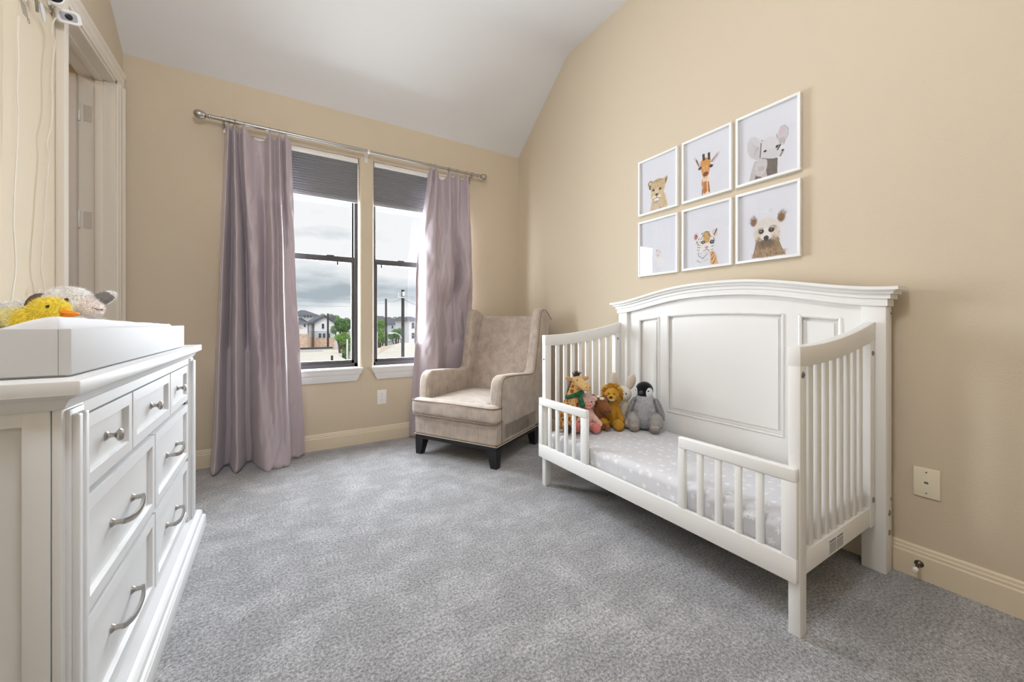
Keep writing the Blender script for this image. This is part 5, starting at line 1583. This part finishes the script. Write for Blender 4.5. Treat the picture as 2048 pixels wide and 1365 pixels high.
b.tube([(0.008 + 0.046 * math.cos(a), 0.006 + 0.044 * math.sin(a), 0.222 + 0.018 * math.cos(a + 0.5)) for a in [2 * math.pi * i / 20 for i in range(20)]], 0.013, 8, closed=True)
b.cap((0.03, -0.035, 0.215), (0.045, -0.048, 0.165), 0.012, 0.015)
sc_ = b.build('scarf', mat('green_scarf', (30, 96, 62), 0.85, var=0.5, vscale=55, bump=0.4), t, local=True)
for sx in (-1, 1):
    b = MB(); b.cap((sx * 0.040 - 0.01, -0.02, 0.045), (sx * 0.055 - 0.01, -0.085, 0.034), 0.030, 0.026); b.ell((sx * 0.056 - 0.01, -0.098, 0.034), (0.026, 0.022, 0.033))
    blob(b, 'leg', t, lambda p: (66, 40, 34) if p.y < -0.075 else cg(p), fuzz=1200, flen=0.003, seed=18)
b = MB(); b.cap((-0.07, 0.03, 0.06), (-0.085, 0.0, 0.02), 0.016, 0.014); blob(b, 'tail', t, cg, seed=19)

# duck and lamb on the changing pad
GD = 'stuffed animals on the changing pad'
t = toy('toy_duck', 'yellow plush duckling with orange bill on the changing pad', -0.600, 1.752, 0.997, (0.86, -0.50), GD)
t.scale = (1.02,) * 3
b = MB(); b.ell((0, 0.02, 0.040), (0.052, 0.080, 0.042)); b.ell((0, 0.085, 0.052), (0.030, 0.04, 0.025)); b.ell((0, -0.022, 0.072), (0.040, 0.040, 0.038)); b.ell((0, -0.035, 0.052), (0.034, 0.034, 0.030))
blob(b, 'body', t, lambda p: (252, 226, 78) if p.y < 0.03 else (248, 236, 170), fuzz=7000, flen=0.008, seed=20, voxel=0.004)
b = MB(); b.ell((0, -0.078, 0.062), (0.017, 0.026, 0.007), (0.12, 0, 0)); b.ell((0, -0.074, 0.055), (0.014, 0.022, 0.006), (-0.1, 0, 0)); b.ell((0, -0.062, 0.064), (0.012, 0.012, 0.010)); b.build('bill', mat('orange_bill', (240, 140, 30), 0.7), t, local=True)
eye((-0.028, -0.047, 0.080), 0.0050, t); eye((0.028, -0.047, 0.080), 0.0050, t)

t = toy('toy_lamb', 'white plush lamb with grey lined ears lying behind the duckling', -0.622, 1.925, 0.998, (0.90, -0.43), GD)
t.scale = (1.12,) * 3
b = MB(); b.ell((0, 0.08, 0.045), (0.062, 0.105, 0.048)); b.ell((0, 0.18, 0.058), (0.026, 0.028, 0.022)); b.cap((0.05, 0.02, 0.03), (0.06, -0.06, 0.022), 0.024, 0.02)
blob(b, 'body', t, lambda p: (250, 248, 242), fuzz=9000, flen=0.012, seed=21, voxel=0.005)
b = MB(); b.ell((0.0, -0.030, 0.088), (0.050, 0.056, 0.052)); b.cap((0, -0.050, 0.084), (0, -0.082, 0.072), 0.042, 0.032)
blob(b, 'head', t, lambda p: (252, 249, 245) if p.y > -0.080 else (250, 238, 232), fuzz=5000, flen=0.007, seed=22, voxel=0.004)
for (c3, r3, rt3) in (((0.040, -0.088, 0.106), (0.012, 0.040, 0.021), (-0.45, 0, 0)), ((-0.046, -0.078, 0.032), (0.013, 0.036, 0.014), (-0.25, 0, 0))):
    b = MB(); b.ell(c3, r3, rt3)
    blob(b, 'ear', t, lambda p, c3=c3, r3=r3: (150, 146, 146) if (p.x < c3[0] and ((p.y - c3[1]) / (r3[1] * 0.85)) ** 2 + ((p.z - c3[2]) / (r3[2] * 1.1)) ** 2 < 1) else (246, 244, 240), voxel=0.003, fuzz=900, flen=0.005, seed=23)
eye((0.040, -0.066, 0.096), 0.0055, t); eye((-0.0445, -0.062, 0.096), 0.0058, t)
MB().tube([(0.014, -0.108, 0.074), (0.005, -0.115, 0.069), (-0.006, -0.114, 0.069), (-0.018, -0.106, 0.075)], 0.0013, 5).build('mouth', mat('lamb_mouth', (60, 50, 50), 0.8), t, local=True)
b = MB(); b.tube([(0.03 * math.cos(a) * 1.6, 0.035 + 0.01 * math.sin(a), 0.062 + 0.050 * math.sin(a)) for a in [math.pi * i / 10 for i in range(11)]], 0.007, 8); b.build('ribbon', mat('brown_ribbon', (92, 74, 62), 0.8), t, local=True)

# ------------------------------------------------------------------ baby monitor, bracket and cords on the left wall
t = cam_thing = thing('nursery_camera', 'small white nursery camera with grey face clamped above the door casing', 'camera', (XL + 0.05, 2.532, 2.38))
CXc = Vector((-0.79, 2.532, 2.408))
fdir = Vector((0.45, -0.80, -0.36)).normalized()
rt = fdir.cross(Vector((0, 0, 1))).normalized(); upv = rt.cross(fdir).normalized()
rt, upv = rt * math.cos(0.28) - upv * math.sin(0.28), upv * math.cos(0.28) + rt * math.sin(0.28)
def cam_plate(w_, h_, d0, d1, r, n=6):
    pts = []
    for (sx, sy) in ((1, 1), (-1, 1), (-1, -1), (1, -1)):
        for i in range(n + 1):
            a0 = {(1, 1): 0, (-1, 1): 90, (-1, -1): 180, (1, -1): 270}[(sx, sy)]
            a = math.radians(a0 + 90 * i / n)
            pts.append((sx * (w_ - r) + r * math.cos(a), sy * (h_ - r) + r * math.sin(a)))
    vs_ = []; m_ = len(pts)
    for (d, k_) in ((d0, 0.94), ((d0 * 0.85 + d1 * 0.15), 1.0), ((d0 * 0.15 + d1 * 0.85), 1.0), (d1, 0.92)):
        vs_ += [CXc + rt * (x * k_) + upv * (y * k_) + fdir * d for x, y in pts]
    fs_ = [tuple(range(m_))[::-1], tuple(3 * m_ + i for i in range(m_))]
    for q in range(3):
        for i in range(m_): fs_.append((q * m_ + i, q * m_ + (i + 1) % m_, (q + 1) * m_ + (i + 1) % m_, (q + 1) * m_ + i))
    return MB().add(vs_, fs_)
cam_plate(0.041, 0.027, -0.022, 0.012, 0.017).build('housing', M_PLATE, t)
cam_plate(0.027, 0.0165, 0.010, 0.0135, 0.009).build('face', mat('camera_grey', (168, 170, 180), 0.3), t)
MB().lathe([(0.0125, 0.0), (0.012, 0.003), (0.009, 0.004), (0.002, 0.0035)], CXc + fdir * 0.0125, fdir, 18).build('lens', M_BLACK, t)
b = MB(); b.tube([CXc - fdir * 0.02, CXc - fdir * 0.035 + Vector((-0.01, -0.02, 0.01)), (XL + 0.01, 2.49, 2.43)], 0.006, 8); b.lathe([(0.016, 0), (0.016, 0.006), (0.01, 0.01)], (XL + 0.004, 2.49, 2.43), (1, 0, 0), 14)
b.build('arm', M_PLATE, t)

t = wcam_thing = thing('wall_camera', 'white camera with black face at the upper edge beside the door', 'camera', (XL + 0.03, 2.415, 2.40))
c0 = Vector((-0.80, 2.415, 2.424)); fd = Vector((0.5, -0.78, -0.35)).normalized()
MB().lathe([(0.020, -0.022), (0.034, -0.016), (0.037, 0.0), (0.034, 0.012), (0.030, 0.016)], c0, fd, 26).build('housing', M_PLATE, t)
MB().lathe([(0.030, 0.0158), (0.028, 0.020), (0.016, 0.024), (0.002, 0.025)], c0, fd, 26).build('face', mat('camera_black', (14, 16, 22), 0.12), t)
b = MB(); b.tube([c0 - fd * 0.02, (XL + 0.008, 2.385, 2.45)], 0.007, 8); b.build('arm', M_PLATE, t)

t = thing('wall_bracket', 'white plastic cord bracket with printed sticker high on the left wall', 'bracket', (XL + 0.006, 2.30, 2.24))
MB().box(XL + 0.006, XL + 0.022, 2.235, 2.285, 2.285, 2.42, 0.004).build('holder', M_TRIM, t)
stk = MB().box(XL + 0.0061, XL + 0.0066, 2.262, 2.345, 2.226, 2.290).build('sticker', mat('sticker_paper', (206, 194, 172), 0.6), t)
b = MB()
for i in range(7):
    b.box(XL + 0.0066, XL + 0.0069, 2.266 + 0.004 * i, 2.314 + 0.004 * i, 2.285 - i * 0.0066 - 0.003, 2.285 - i * 0.0066)
b.tube([(XL + 0.0068, 2.334 + 0.008 * math.cos(a), 2.238 + 0.008 * math.sin(a)) for a in [2 * math.pi * i / 14 for i in range(14)]], 0.0009, 4, closed=True)
b.build('fine_print', mat('sticker_ink', (96, 84, 70), 0.7), stk, smooth=0)['kind'] = 'stuff'
b = MB(); b.ell((XL + 0.04, 2.350, 2.300), (0.005, 0.016, 0.036), (0.5, 0, 0)); b.build('clear_tab', mat('clear_plastic', (206, 206, 204), 0.15), t)
b = MB(); b.tube([(XL + 0.02, 2.300, 2.35), (XL + 0.035, 2.315, 2.315), (XL + 0.03, 2.335, 2.285)], 0.005, 8); b.build('metal_loop', M_STEEL, t)
b = MB(); b.tube([(XL + 0.02, 2.36, 2.345), (XL + 0.014, 2.49, 2.388)], 0.004, 8); b.build('stay', mat('stay_tan', (176, 158, 132), 0.5), t)


def cord(pix, x, par, r=0.0024):
    pts = []
    for (u, v) in pix:
        f = Vector((math.sin(YAW), math.cos(YAW), 0)); rr_ = Vector((math.cos(YAW), -math.sin(YAW), 0))
        d = f + rr_ * ((u - CX) / F_PX) + Vector((0, 0, (HORIZON - v) / F_PX))
        p = Vector((0, 0, CAM_H)) + d * (x / d.x)
        pts.append(p)
    fine = [catmull([q.to_tuple() for q in pts], i / 120) for i in range(121)]
    o = MB().tube(fine, r, 7).build('power_cord', mat('white_cord', (222, 214, 198), 0.5), par)
    return o


cord([(37, 32), (35, 70), (37, 120), (34, 180), (36, 230), (34, 290), (31, 340), (28, 400), (27, 450), (30, 500), (31, 540), (26, 580), (21, 620), (20, 645)], XL + 0.035, wcam_thing)
cord([(112, 35), (105, 48), (104, 70), (110, 84), (106, 120), (103, 165), (104, 210), (102, 250), (94, 285), (97, 320), (92, 380), (88, 450), (82, 530), (86, 565), (91, 590), (86, 582), (78, 580), (76, 592), (82, 600)], XL + 0.03, cam_thing)

# ------------------------------------------------------------------ the street outside
ZG = -6.8
struct(MB().box(-200, 260, 6, 420, ZG - 0.5, ZG).build('ground', mat('lawn_and_asphalt', (150, 150, 138), 0.9, var=0.25, vscale=0.4), smooth=0), 'street and lawns below the windows')
M_ROOFD = mat('dark_shingles', (92, 95, 106), 0.9, var=0.15, vscale=3.0)
M_ROOFT = mat('tan_shingles', (170, 138, 108), 0.9, var=0.15, vscale=3.0)
M_SIDE = mat('white_siding', (226, 228, 232), 0.8)
M_SIDE2 = mat('grey_siding', (188, 194, 200), 0.8)
M_TANW = mat('tan_siding', (196, 180, 160), 0.8)
M_BRICK = mat('pale_brick', (206, 178, 158), 0.9, var=0.2, vscale=4.0)
M_WIN = mat('house_window', (52, 60, 70), 0.2)
M_FLAT = mat('cream_flat_roof', (206, 202, 190), 0.85, var=0.06, vscale=0.6)
M_POLE = mat('weathered_pole', (60, 56, 56), 0.9, var=0.2, vscale=6)
M_LEAF = mat('leaf_green', (124, 164, 84), 0.8, var=0.35, vscale=0.9)
M_LEAF2 = mat('leaf_dark_green', (98, 138, 80), 0.8, var=0.35, vscale=0.9)
M_BARK = mat('bark', (80, 66, 54), 0.9)


def rect_at(u0, u1, v0, v1, y):
    a = at(u0, v1, y); c_ = at(u1, v0, y)
    return a.x, c_.x, (at((u0 + u1) / 2, v1, y)).z, (at((u0 + u1) / 2, v0, y)).z


def wins(lst, y, par):
    for (u0, u1, v0, v1) in lst:
        x0, x1, z0, z1 = rect_at(u0, u1, v0, v1, y)
        w_ = MB()
        f_ = (x1 - x0) * 0.10
        w_.box(x0 - f_, x1 + f_, y - 0.10, y + 0.02, z0 - f_, z1 + f_)
        fr2 = w_.build('window', M_SIDE, par, smooth=0)
        xm = (x0 + x1) / 2
        zm = (z0 + z1) / 2
        for (a0, a1, b0, b1) in ((x0, x1, z0, zm - f_ * 0.3), (x0, x1, zm + f_ * 0.3, z1)):
            MB().box(a0, a1, y - 0.13, y - 0.09, b0, b1).build('pane', M_WIN, fr2, smooth=0)


# white gabled house
Y0 = 62.0
x0, x1, z0, z1 = rect_at(629, 668.5, 646, 646, Y0); zap = at(648.5, 634.5, Y0).z
t = thing('gabled_house', 'white gabled house with brick base across the street', 'house', ((x0 + x1) / 2, Y0 + 4, ZG))
zb1 = at(648, 676, Y0).z; zmid = at(648, 663, Y0).z
MB().box(x0, x1, Y0, Y0 + 11, zb1, zmid).build('upper_wall', M_SIDE2, t, smooth=0)
MB().prism([(x0, zmid), (x1, zmid), (x1, z1), ((x0 + x1) / 2, zap), (x0, z1)], 'y', Y0 - 0.05, Y0 + 11).build('gable_wall', M_SIDE, t, smooth=0)
MB().box(x0 - 0.03, x1 + 0.03, Y0 - 0.08, Y0 + 11, ZG, zb1).build('brick_base', M_BRICK, t, smooth=0)
xm = (x0 + x1) / 2
for sg, xe in ((-1, x0), (1, x1)):
    xo = xe + sg * 0.5; zo = z1 - (zap - z1) / ((x1 - x0) / 2) * 0.5
    MB().prism([(xm, zap + 0.05), (xo, zo + 0.05), (xo, zo + 0.35), (xm, zap + 0.35)], 'y', Y0 - 0.4, Y0 + 11.3).build('roof_slope', M_ROOFD, t, smooth=0)
wins([(643.5, 648, 648, 657), (637.3, 642, 667, 675.5), (645.5, 650.2, 667, 675.5), (655.5, 659.5, 667, 675.5)], Y0 - 0.05, t)

# dark roofed neighbour left
Y1 = 58.0
x0, x1, z0, z1 = rect_at(585, 615, 647, 647, Y1)
t = thing('dark_roofed_house', 'white house with dark roof and brick base left of the gabled house', 'house', ((x0 + x1) / 2, Y1 + 4, ZG))
zb1 = at(607, 668, Y1).z; zr = at(600, 635, Y1).z
MB().box(x0, x1, Y1, Y1 + 9, zb1, z1).build('upper_wall', M_SIDE, t, smooth=0)
MB().box(x0 - 0.03, x1 + 0.03, Y1 - 0.06, Y1 + 9, ZG, zb1).build('brick_base', M_BRICK, t, smooth=0)
MB().add([(x0 - .4, Y1 - .4, z1), (x1 + .3, Y1 - .4, z1), (x1 + .3, Y1 + 9.4, z1), (x0 - .4, Y1 + 9.4, z1), (x0 + 1.2, Y1 + 4, zr), (x1 - 1.6, Y1 + 4, zr)], [(0, 1, 5, 4), (1, 2, 5), (2, 3, 4, 5), (3, 0, 4), (0, 3, 2, 1)]).build('hip_roof', M_ROOFD, t, smooth=0)
wins([(607.6, 611, 649, 654)], Y1, t)
# recessed tan block between the houses
x0, x1, z0, z1 = rect_at(613, 631, 645, 645, 74.0)
t = thing('tan_townhouse', 'narrow tan town house between the two white houses', 'house', ((x0 + x1) / 2, 77, ZG))
MB().box(x0, x1, 74, 82, ZG, z1 - 0.4).build('wall', M_TANW, t, smooth=0)
MB().box(x0 - 0.3, x1 + 0.3, 73.6, 82.3, z1 - 0.4, z1).build('roof', M_ROOFD, t, smooth=0)
wins([(616, 620, 657, 666), (622, 626, 657, 664)], 74.0, t)
# tall grey-roofed house farther back
Y2 = 95.0
x0, x1, z0, z1 = rect_at(590, 633, 631, 631, Y2); zr = at(608, 619.5, Y2).z
t = thing('hip_roofed_house', 'tall pale house with grey hip roof behind the others', 'house', ((x0 + x1) / 2, Y2 + 6, ZG))
MB().box(x0, x1, Y2, Y2 + 12, ZG, z1).build('wall', M_SIDE2, t, smooth=0)
MB().add([(x0 - .6, Y2 - .6, z1), (x1 + .6, Y2 - .6, z1), (x1 + .6, Y2 + 12.6, z1), (x0 - .6, Y2 + 12.6, z1), (at(603, 619, Y2).x, Y2 + 5, zr), (at(613, 619, Y2).x, Y2 + 5, zr)], [(0, 1, 5, 4), (1, 2, 5), (2, 3, 4, 5), (3, 0, 4), (0, 3, 2, 1)]).build('hip_roof', M_ROOFD, t, smooth=0)
wins([(608.5, 610.5, 632.5, 635.5), (614.5, 616.5, 632.5, 635.5), (620.5, 622.5, 632.5, 635.5)], Y2, t)
# dark roof right of the gable
x0, x1, z0, z1 = rect_at(655, 677, 647, 647, 78.0)
t = thing('rear_house', 'house with steep dark roof behind the gabled house', 'house', ((x0 + x1) / 2, 82, ZG))
MB().box(x0, x1, 78, 88, ZG, z1).build('wall', M_SIDE, t, smooth=0)
MB().prism([(x0 - .4, z1), (x1 + .4, z1), (x1 - 1.0, at(668, 632, 78).z), (x0 + 0.8, at(668, 632, 78).z)], 'y', 77.6, 88.4).build('roof', M_ROOFD, t, smooth=0)
# grey row on the right
for i, (u0, u1, vt, vr, y, m_, wl_, lab) in enumerate((
        (776, 800, 648, 634, 88.0, M_SIDE2, [(783, 786, 652, 657)], 'grey town house far off left of the utility pole'),
        (803, 821, 646, 633, 92.0, M_SIDE2, [(812, 815, 651, 656)], 'grey town house far off just right of the utility pole'),
        (818, 846, 641, 633, 74.0, M_SIDE, [(823, 828.5, 646, 657), (823, 828.5, 666, 677)], 'pale tall town house at the right edge of the window view'),
        (764, 780, 643, 632, 106.0, M_TANW, [], 'brown roofed house peeping over the trees'))):
    x0, x1, z0, z1 = rect_at(u0, u1, vt, vt, y); zr = at((u0 + u1) / 2, vr, y).z
    t = thing('row_house', lab, 'house', ((x0 + x1) / 2, y + 5, ZG))
    MB().box(x0, x1, y, y + 10, ZG, z1).build('wall', m_, t, smooth=0)
    MB().add([(x0 - .4, y - .4, z1), (x1 + .4, y - .4, z1), (x1 + .4, y + 10.4, z1), (x0 - .4, y + 10.4, z1), (x0 + (x1 - x0) * .35, y + 5, zr), (x0 + (x1 - x0) * .65, y + 5, zr)], [(0, 1, 5, 4), (1, 2, 5), (2, 3, 4, 5), (3, 0, 4), (0, 3, 2, 1)]).build('roof', M_ROOFD, t, smooth=0)
    wins(wl_, y, t)
# tan roofed shed far left
x0, x1, z0, z1 = rect_at(580, 606, 658, 658, 40.0)
t = thing('tan_roofed_shed', 'low house with tan shingle roof at the left curtain edge', 'house', ((x0 + x1) / 2, 43, ZG))
MB().box(x0, x1 - 0.3, 40, 47, ZG, z1).build('wall', M_TANW, t, smooth=0)
MB().add([(x0 - .3, 39.6, z1), (x1, 39.6, z1), (x1, 47.4, z1), (x0 - .3, 47.4, z1), (x0, 43.5, z1 + 1.0), (x1 - 1.2, 43.5, z1 + 0.9)], [(0, 1, 5, 4), (1, 2, 5), (2, 3, 4, 5), (3, 0, 4), (0, 3, 2, 1)]).build('roof', M_ROOFT, t, smooth=0)

# flat white building in front, left window
t = thing('flat_roofed_building', 'white flat roofed building with parapet below the left window', 'building', (at(620, 700, 30).x, 30, ZG))
x0, x1, z0, z1 = rect_at(560, 664.5, 699, 690, 34.0)
MB().box(x0, x1, 34, 34.6, ZG, z1).build('parapet', M_SIDE, t, smooth=0)
MB().box(x0, x1 + 0.05, 33.95, 34.65, z1, z1 + 0.10).build('coping', M_POLE, t, smooth=0)
xa, xb_ = at(540, 712, 24).x, at(684, 712, 24).x
zl = at(640, 712.5, 24).z
MB().add([(xa, 24, zl), (xb_, 24, zl), (at(684, 700, 34).x, 33.9, at(684, 699.5, 33.9).z), (xa, 33.9, at(684, 699.5, 33.9).z), (xa, 24, zl - .25), (xb_, 24, zl - .25), (at(684, 700, 34).x, 33.9, at(684, 699.5, 33.9).z - .3), (xa, 33.9, at(684, 699.5, 33.9).z - .3)],
         [(0, 1, 2, 3), (4, 7, 6, 5), (0, 4, 5, 1), (1, 5, 6, 2), (2, 6, 7, 3), (3, 7, 4, 0)]).build('flat_roof', M_FLAT, t, smooth=0)
MB().box(xa, xb_ - 0.3, 24.3, 33.5, ZG, zl - 0.2).build('wall', mat('grey_render', (176, 172, 172), 0.85), t, smooth=0)
t = tag(MB().box(at(570, 722, 16).x, at(693, 722, 16).x, 16, 19, ZG, at(640, 721, 16).z, 0.05).build('carport_roof', M_FLAT, smooth=0), 'low white roof edge just above the left window sill', 'roof')
t = tag(MB().tube([(at(664, 728, 15.5).x, 15.5, ZG), (at(664, 712, 15.5).x, 15.5, at(664, 711.5, 15.5).z)], 0.04, 8).build('roof_vent', M_POLE), 'thin dark vent pipe in front of the white roof', 'pipe')

# pale hipped roof in front, right window
t = thing('pale_roofed_building', 'low building with broad pale roof behind the utility pole', 'building', (at(800, 700, 26).x, 26, ZG))
ap = at(801.6, 686.0, 30.0); zr = at(760, 722, 16).z
L0 = at(735, 722, 16); R0 = at(872, 722, 16)
MB().add([(L0.x, 16, zr), (R0.x, 16, zr), (R0.x + 9, 42, ap.z - 1.3), (at(746, 699, 34).x, 34, at(746, 699, 34).z), (ap.x, 30, ap.z), (ap.x + 6, 33, ap.z - .25)],
         [(0, 1, 4), (1, 2, 5), (1, 5, 4), (2, 3, 4), (2, 4, 5), (3, 0, 4)]).build('roof', M_FLAT, t, smooth=0)
MB().prism([(L0.x + 0.4, 16.4), (R0.x - 0.4, 16.4), (R0.x + 4, 27), (6.2, 27)], 'z', ZG, zr - 0.05).build('wall', M_TANW, t, smooth=0)
t = tag(MB().lathe([(0.05, 0), (0.05, 0.35), (0.10, 0.36), (0.10, 0.48), (0.0, 0.5)], (at(813.5, 705, 18).x, 18, at(813.5, 712, 18).z - 0.5), seg=10).build('roof_vent', M_POLE), 'small round vent on the pale roof right of the utility pole', 'vent')
b = MB(); c_ = at(810, 719, 15.0); b.box(c_.x - 0.07, c_.x + 0.07, 15.0, 15.2, c_.z - 0.6, c_.z + 0.06, 0.01)
tag(b.build('meter_box', M_SIDE, smooth=0), 'pale box beside the foot of the utility pole', 'box')

# poles
def pole(u, vt, y, r, name, lab, cat, m_=None):
    top = at(u, vt, y)
    t_ = thing(name, lab, cat, (top.x, y, ZG))
    MB().tube([(top.x, y, ZG), (top.x, y, (ZG + top.z) / 2), (top.x, y, top.z)], [r * 1.15, r * 1.05, r * 0.92], 14).build('shaft', m_ or M_POLE, t_)
    return t_, top
t, tp = pole(805.7, 580, 15.2, 0.062, 'utility_pole', 'thick dark utility pole with small crossarm in the right window view', 'utility pole')
z = at(800, 595.5, 15.2).z
xa = at(793.5, 595, 15.2).x; xb_ = at(809.5, 595, 15.2).x
b = MB(); b.box(xa, xb_, 15.08, 15.13, z - 0.025, z + 0.025, 0.005); ca_ = b.build('crossarm', mat('galvanised', (206, 208, 210), 0.5), t)
b = MB(); b.lathe([(0.015, 0), (0.03, 0.05), (0.015, 0.08), (0.03, 0.11), (0.012, 0.16)], (xa + 0.05, 15.1, z), seg=10); b.build('insulator', M_SIDE, ca_)
b = MB(); c_ = at(807, 589, 15.1); b.lathe([(0.04, -0.08), (0.05, -0.05), (0.05, 0.07), (0.03, 0.1)], (c_.x, 15.09, c_.z), seg=12); b.build('cap_fitting', M_SIDE, t)
# lamp on a curved arm
pts = [at(803, 677, 15.15), at(799, 670, 15.1), at(793, 667, 15.0), at(787, 666, 14.95), at(782, 667, 14.9)]
MB().tube(pts, 0.018, 8).build('lamp_arm', M_SIDE, t)
b = MB(); b.ell(at(782, 667, 14.9), (0.11, 0.06, 0.035)); b.build('lamp_head', M_SIDE, t)
pole(772, 598, 40.0, 0.10, 'utility_pole', 'thin far utility pole behind the green tree in the right window view', 'utility pole')
pole(655.8, 627.5, 44.0, 0.10, 'utility_pole', 'slim utility pole before the gabled house in the left window view', 'utility pole')
pole(754.2, 664, 24.0, 0.03, 'vent_mast', 'white mast at the left edge of the right window view', 'mast', M_SIDE)
pole(694.5, 679, 24.0, 0.05, 'vent_mast', 'white pipe rising before the tree in the left window view', 'mast', M_SIDE)

# wires
def wire(p, q, sag, lab):
    p, q = Vector(p), Vector(q); pts = []
    for i in range(25):
        s_ = i / 24; c2 = p.lerp(q, s_); c2.z -= sag * 4 * s_ * (1 - s_); pts.append(c2)
    tag(MB().tube(pts, 0.012, 5).build('power_line', mat('wire', (150, 154, 160), 0.6)), lab, 'wire', 'overhead wires')
wire(at(540, 597, 43), at(772, 600, 40), 0.3, 'upper thin overhead wire across the sky')
wire(at(540, 605, 43), at(772, 606, 40), 0.4, 'lower thin overhead wire across the sky')
wire(tuple(tp - Vector((0, 0, 0.35))), at(880, 612, 20), 0.2, 'overhead wire leaving the utility pole to the right')
wire(tuple(tp - Vector((0, 0, 0.33))), at(772, 599, 40), 0.2, 'overhead wire linking the thick and the thin utility pole')
wire(at(590, 718, 20), at(690, 703, 26), 0.25, 'dark cable drooping across the white roofs')


# trees
def tree(name, lab, blobs, y, m_, seed):
    base = at(blobs[0][0], blobs[0][1], y)
    t_ = thing(name, lab, 'tree', (base.x, y, ZG))
    rs = np.random.RandomState(seed)
    vs_ = []; fs_ = []
    for (u, v, ru, rv) in blobs:
        c2 = at(u, v, y); rx = at(u + ru, v, y).x - c2.x; rz = rv * (c2.length) / F_PX * 1.0
        for _ in range(int(1500 * ru * rv / 120) + 250):
            d = rs.randn(3); d /= np.linalg.norm(d); q = 0.35 + 0.65 * rs.rand() ** 0.5
            q *= 1 + 0.22 * mnoise.noise(Vector(d) * 2.6 + Vector((u, v, 0)))
            p = Vector((c2.x + d[0] * rx * q, y + d[1] * rx * q, c2.z + d[2] * rz * q))
            a = Vector(rs.randn(3)).normalized(); b2 = a.orthogonal().normalized(); s_ = rx * (0.07 + 0.07 * rs.rand())
            k_ = len(vs_)
            vs_ += [tuple(p + a * s_), tuple(p + b2 * s_ * 0.55), tuple(p - a * s_), tuple(p - b2 * s_ * 0.55)]
            fs_.append((k_, k_ + 1, k_ + 2, k_ + 3))
    MB().add(vs_, fs_).build('crown', m_, t_, smooth=0, recalc=False)['kind'] = 'stuff'
    hgt = base.z - ZG
    b_ = MB(); b_.tube([(base.x, y, ZG), (base.x + 0.1, y, ZG + hgt * 0.5), (base.x, y, base.z)], [hgt * 0.035, hgt * 0.028, hgt * 0.012], 10)
    for k_, (u, v, ru, rv) in enumerate(blobs[1:4]):
        c2 = at(u, v, y); b_.tube([(base.x + 0.05, y, ZG + hgt * 0.5), ((base.x + c2.x) / 2, y, (ZG + hgt * 0.5 + c2.z) / 2 + 0.2), tuple(c2)], [hgt * 0.02, hgt * 0.014, hgt * 0.006], 8)
    b_.build('trunk', M_BARK, t_)


tree('street_tree', 'broad dark green tree before the gabled house', [(686, 652, 16, 13), (668, 660, 8, 8), (678, 643, 9, 7), (694, 648, 10, 11)], 46.0, M_LEAF2, 1)
tree('street_tree', 'light green bushy tree low in the left window view', [(688, 678, 13, 12), (676, 676, 8, 7), (697, 690, 8, 14), (690, 706, 8, 14)], 27.0, M_LEAF, 2)
tree('street_tree', 'light green tree at the left of the right window view', [(758, 668, 12, 18), (764, 650, 8, 10), (752, 645, 8, 9), (768, 678, 8, 10)], 45.0, M_LEAF, 3)
tree('street_tree', 'dark green tree behind the thick utility pole', [(792, 668, 10, 10), (783, 672, 8, 8), (800, 664, 7, 8)], 52.0, M_LEAF2, 4)
tree('street_tree', 'far tree top over the roofs in the left window view', [(645, 634, 7, 6), (662, 634, 8, 5), (672, 636, 8, 5)], 98.0, M_LEAF2, 5)
tree('street_tree', 'far tree top over the roofs in the right window view', [(790, 639, 6, 5), (800, 641, 7, 5), (755, 638, 9, 6)], 125.0, M_LEAF2, 6)
# railing beside the pale roof
t = thing('roof_railing', 'dark metal railing beyond the pale roof', 'railing', tuple(at(786, 690, 34)))
a_, b_ = at(772, 686, 36), at(801, 677, 36)
MB().tube([a_, b_], 0.03, 6).build('top_bar', M_POLE, t)
for i in range(9):
    p = a_.lerp(b_, i / 8); MB().tube([p, p - Vector((0, 0, 1.1))], 0.02, 6).build('baluster', M_POLE, t)
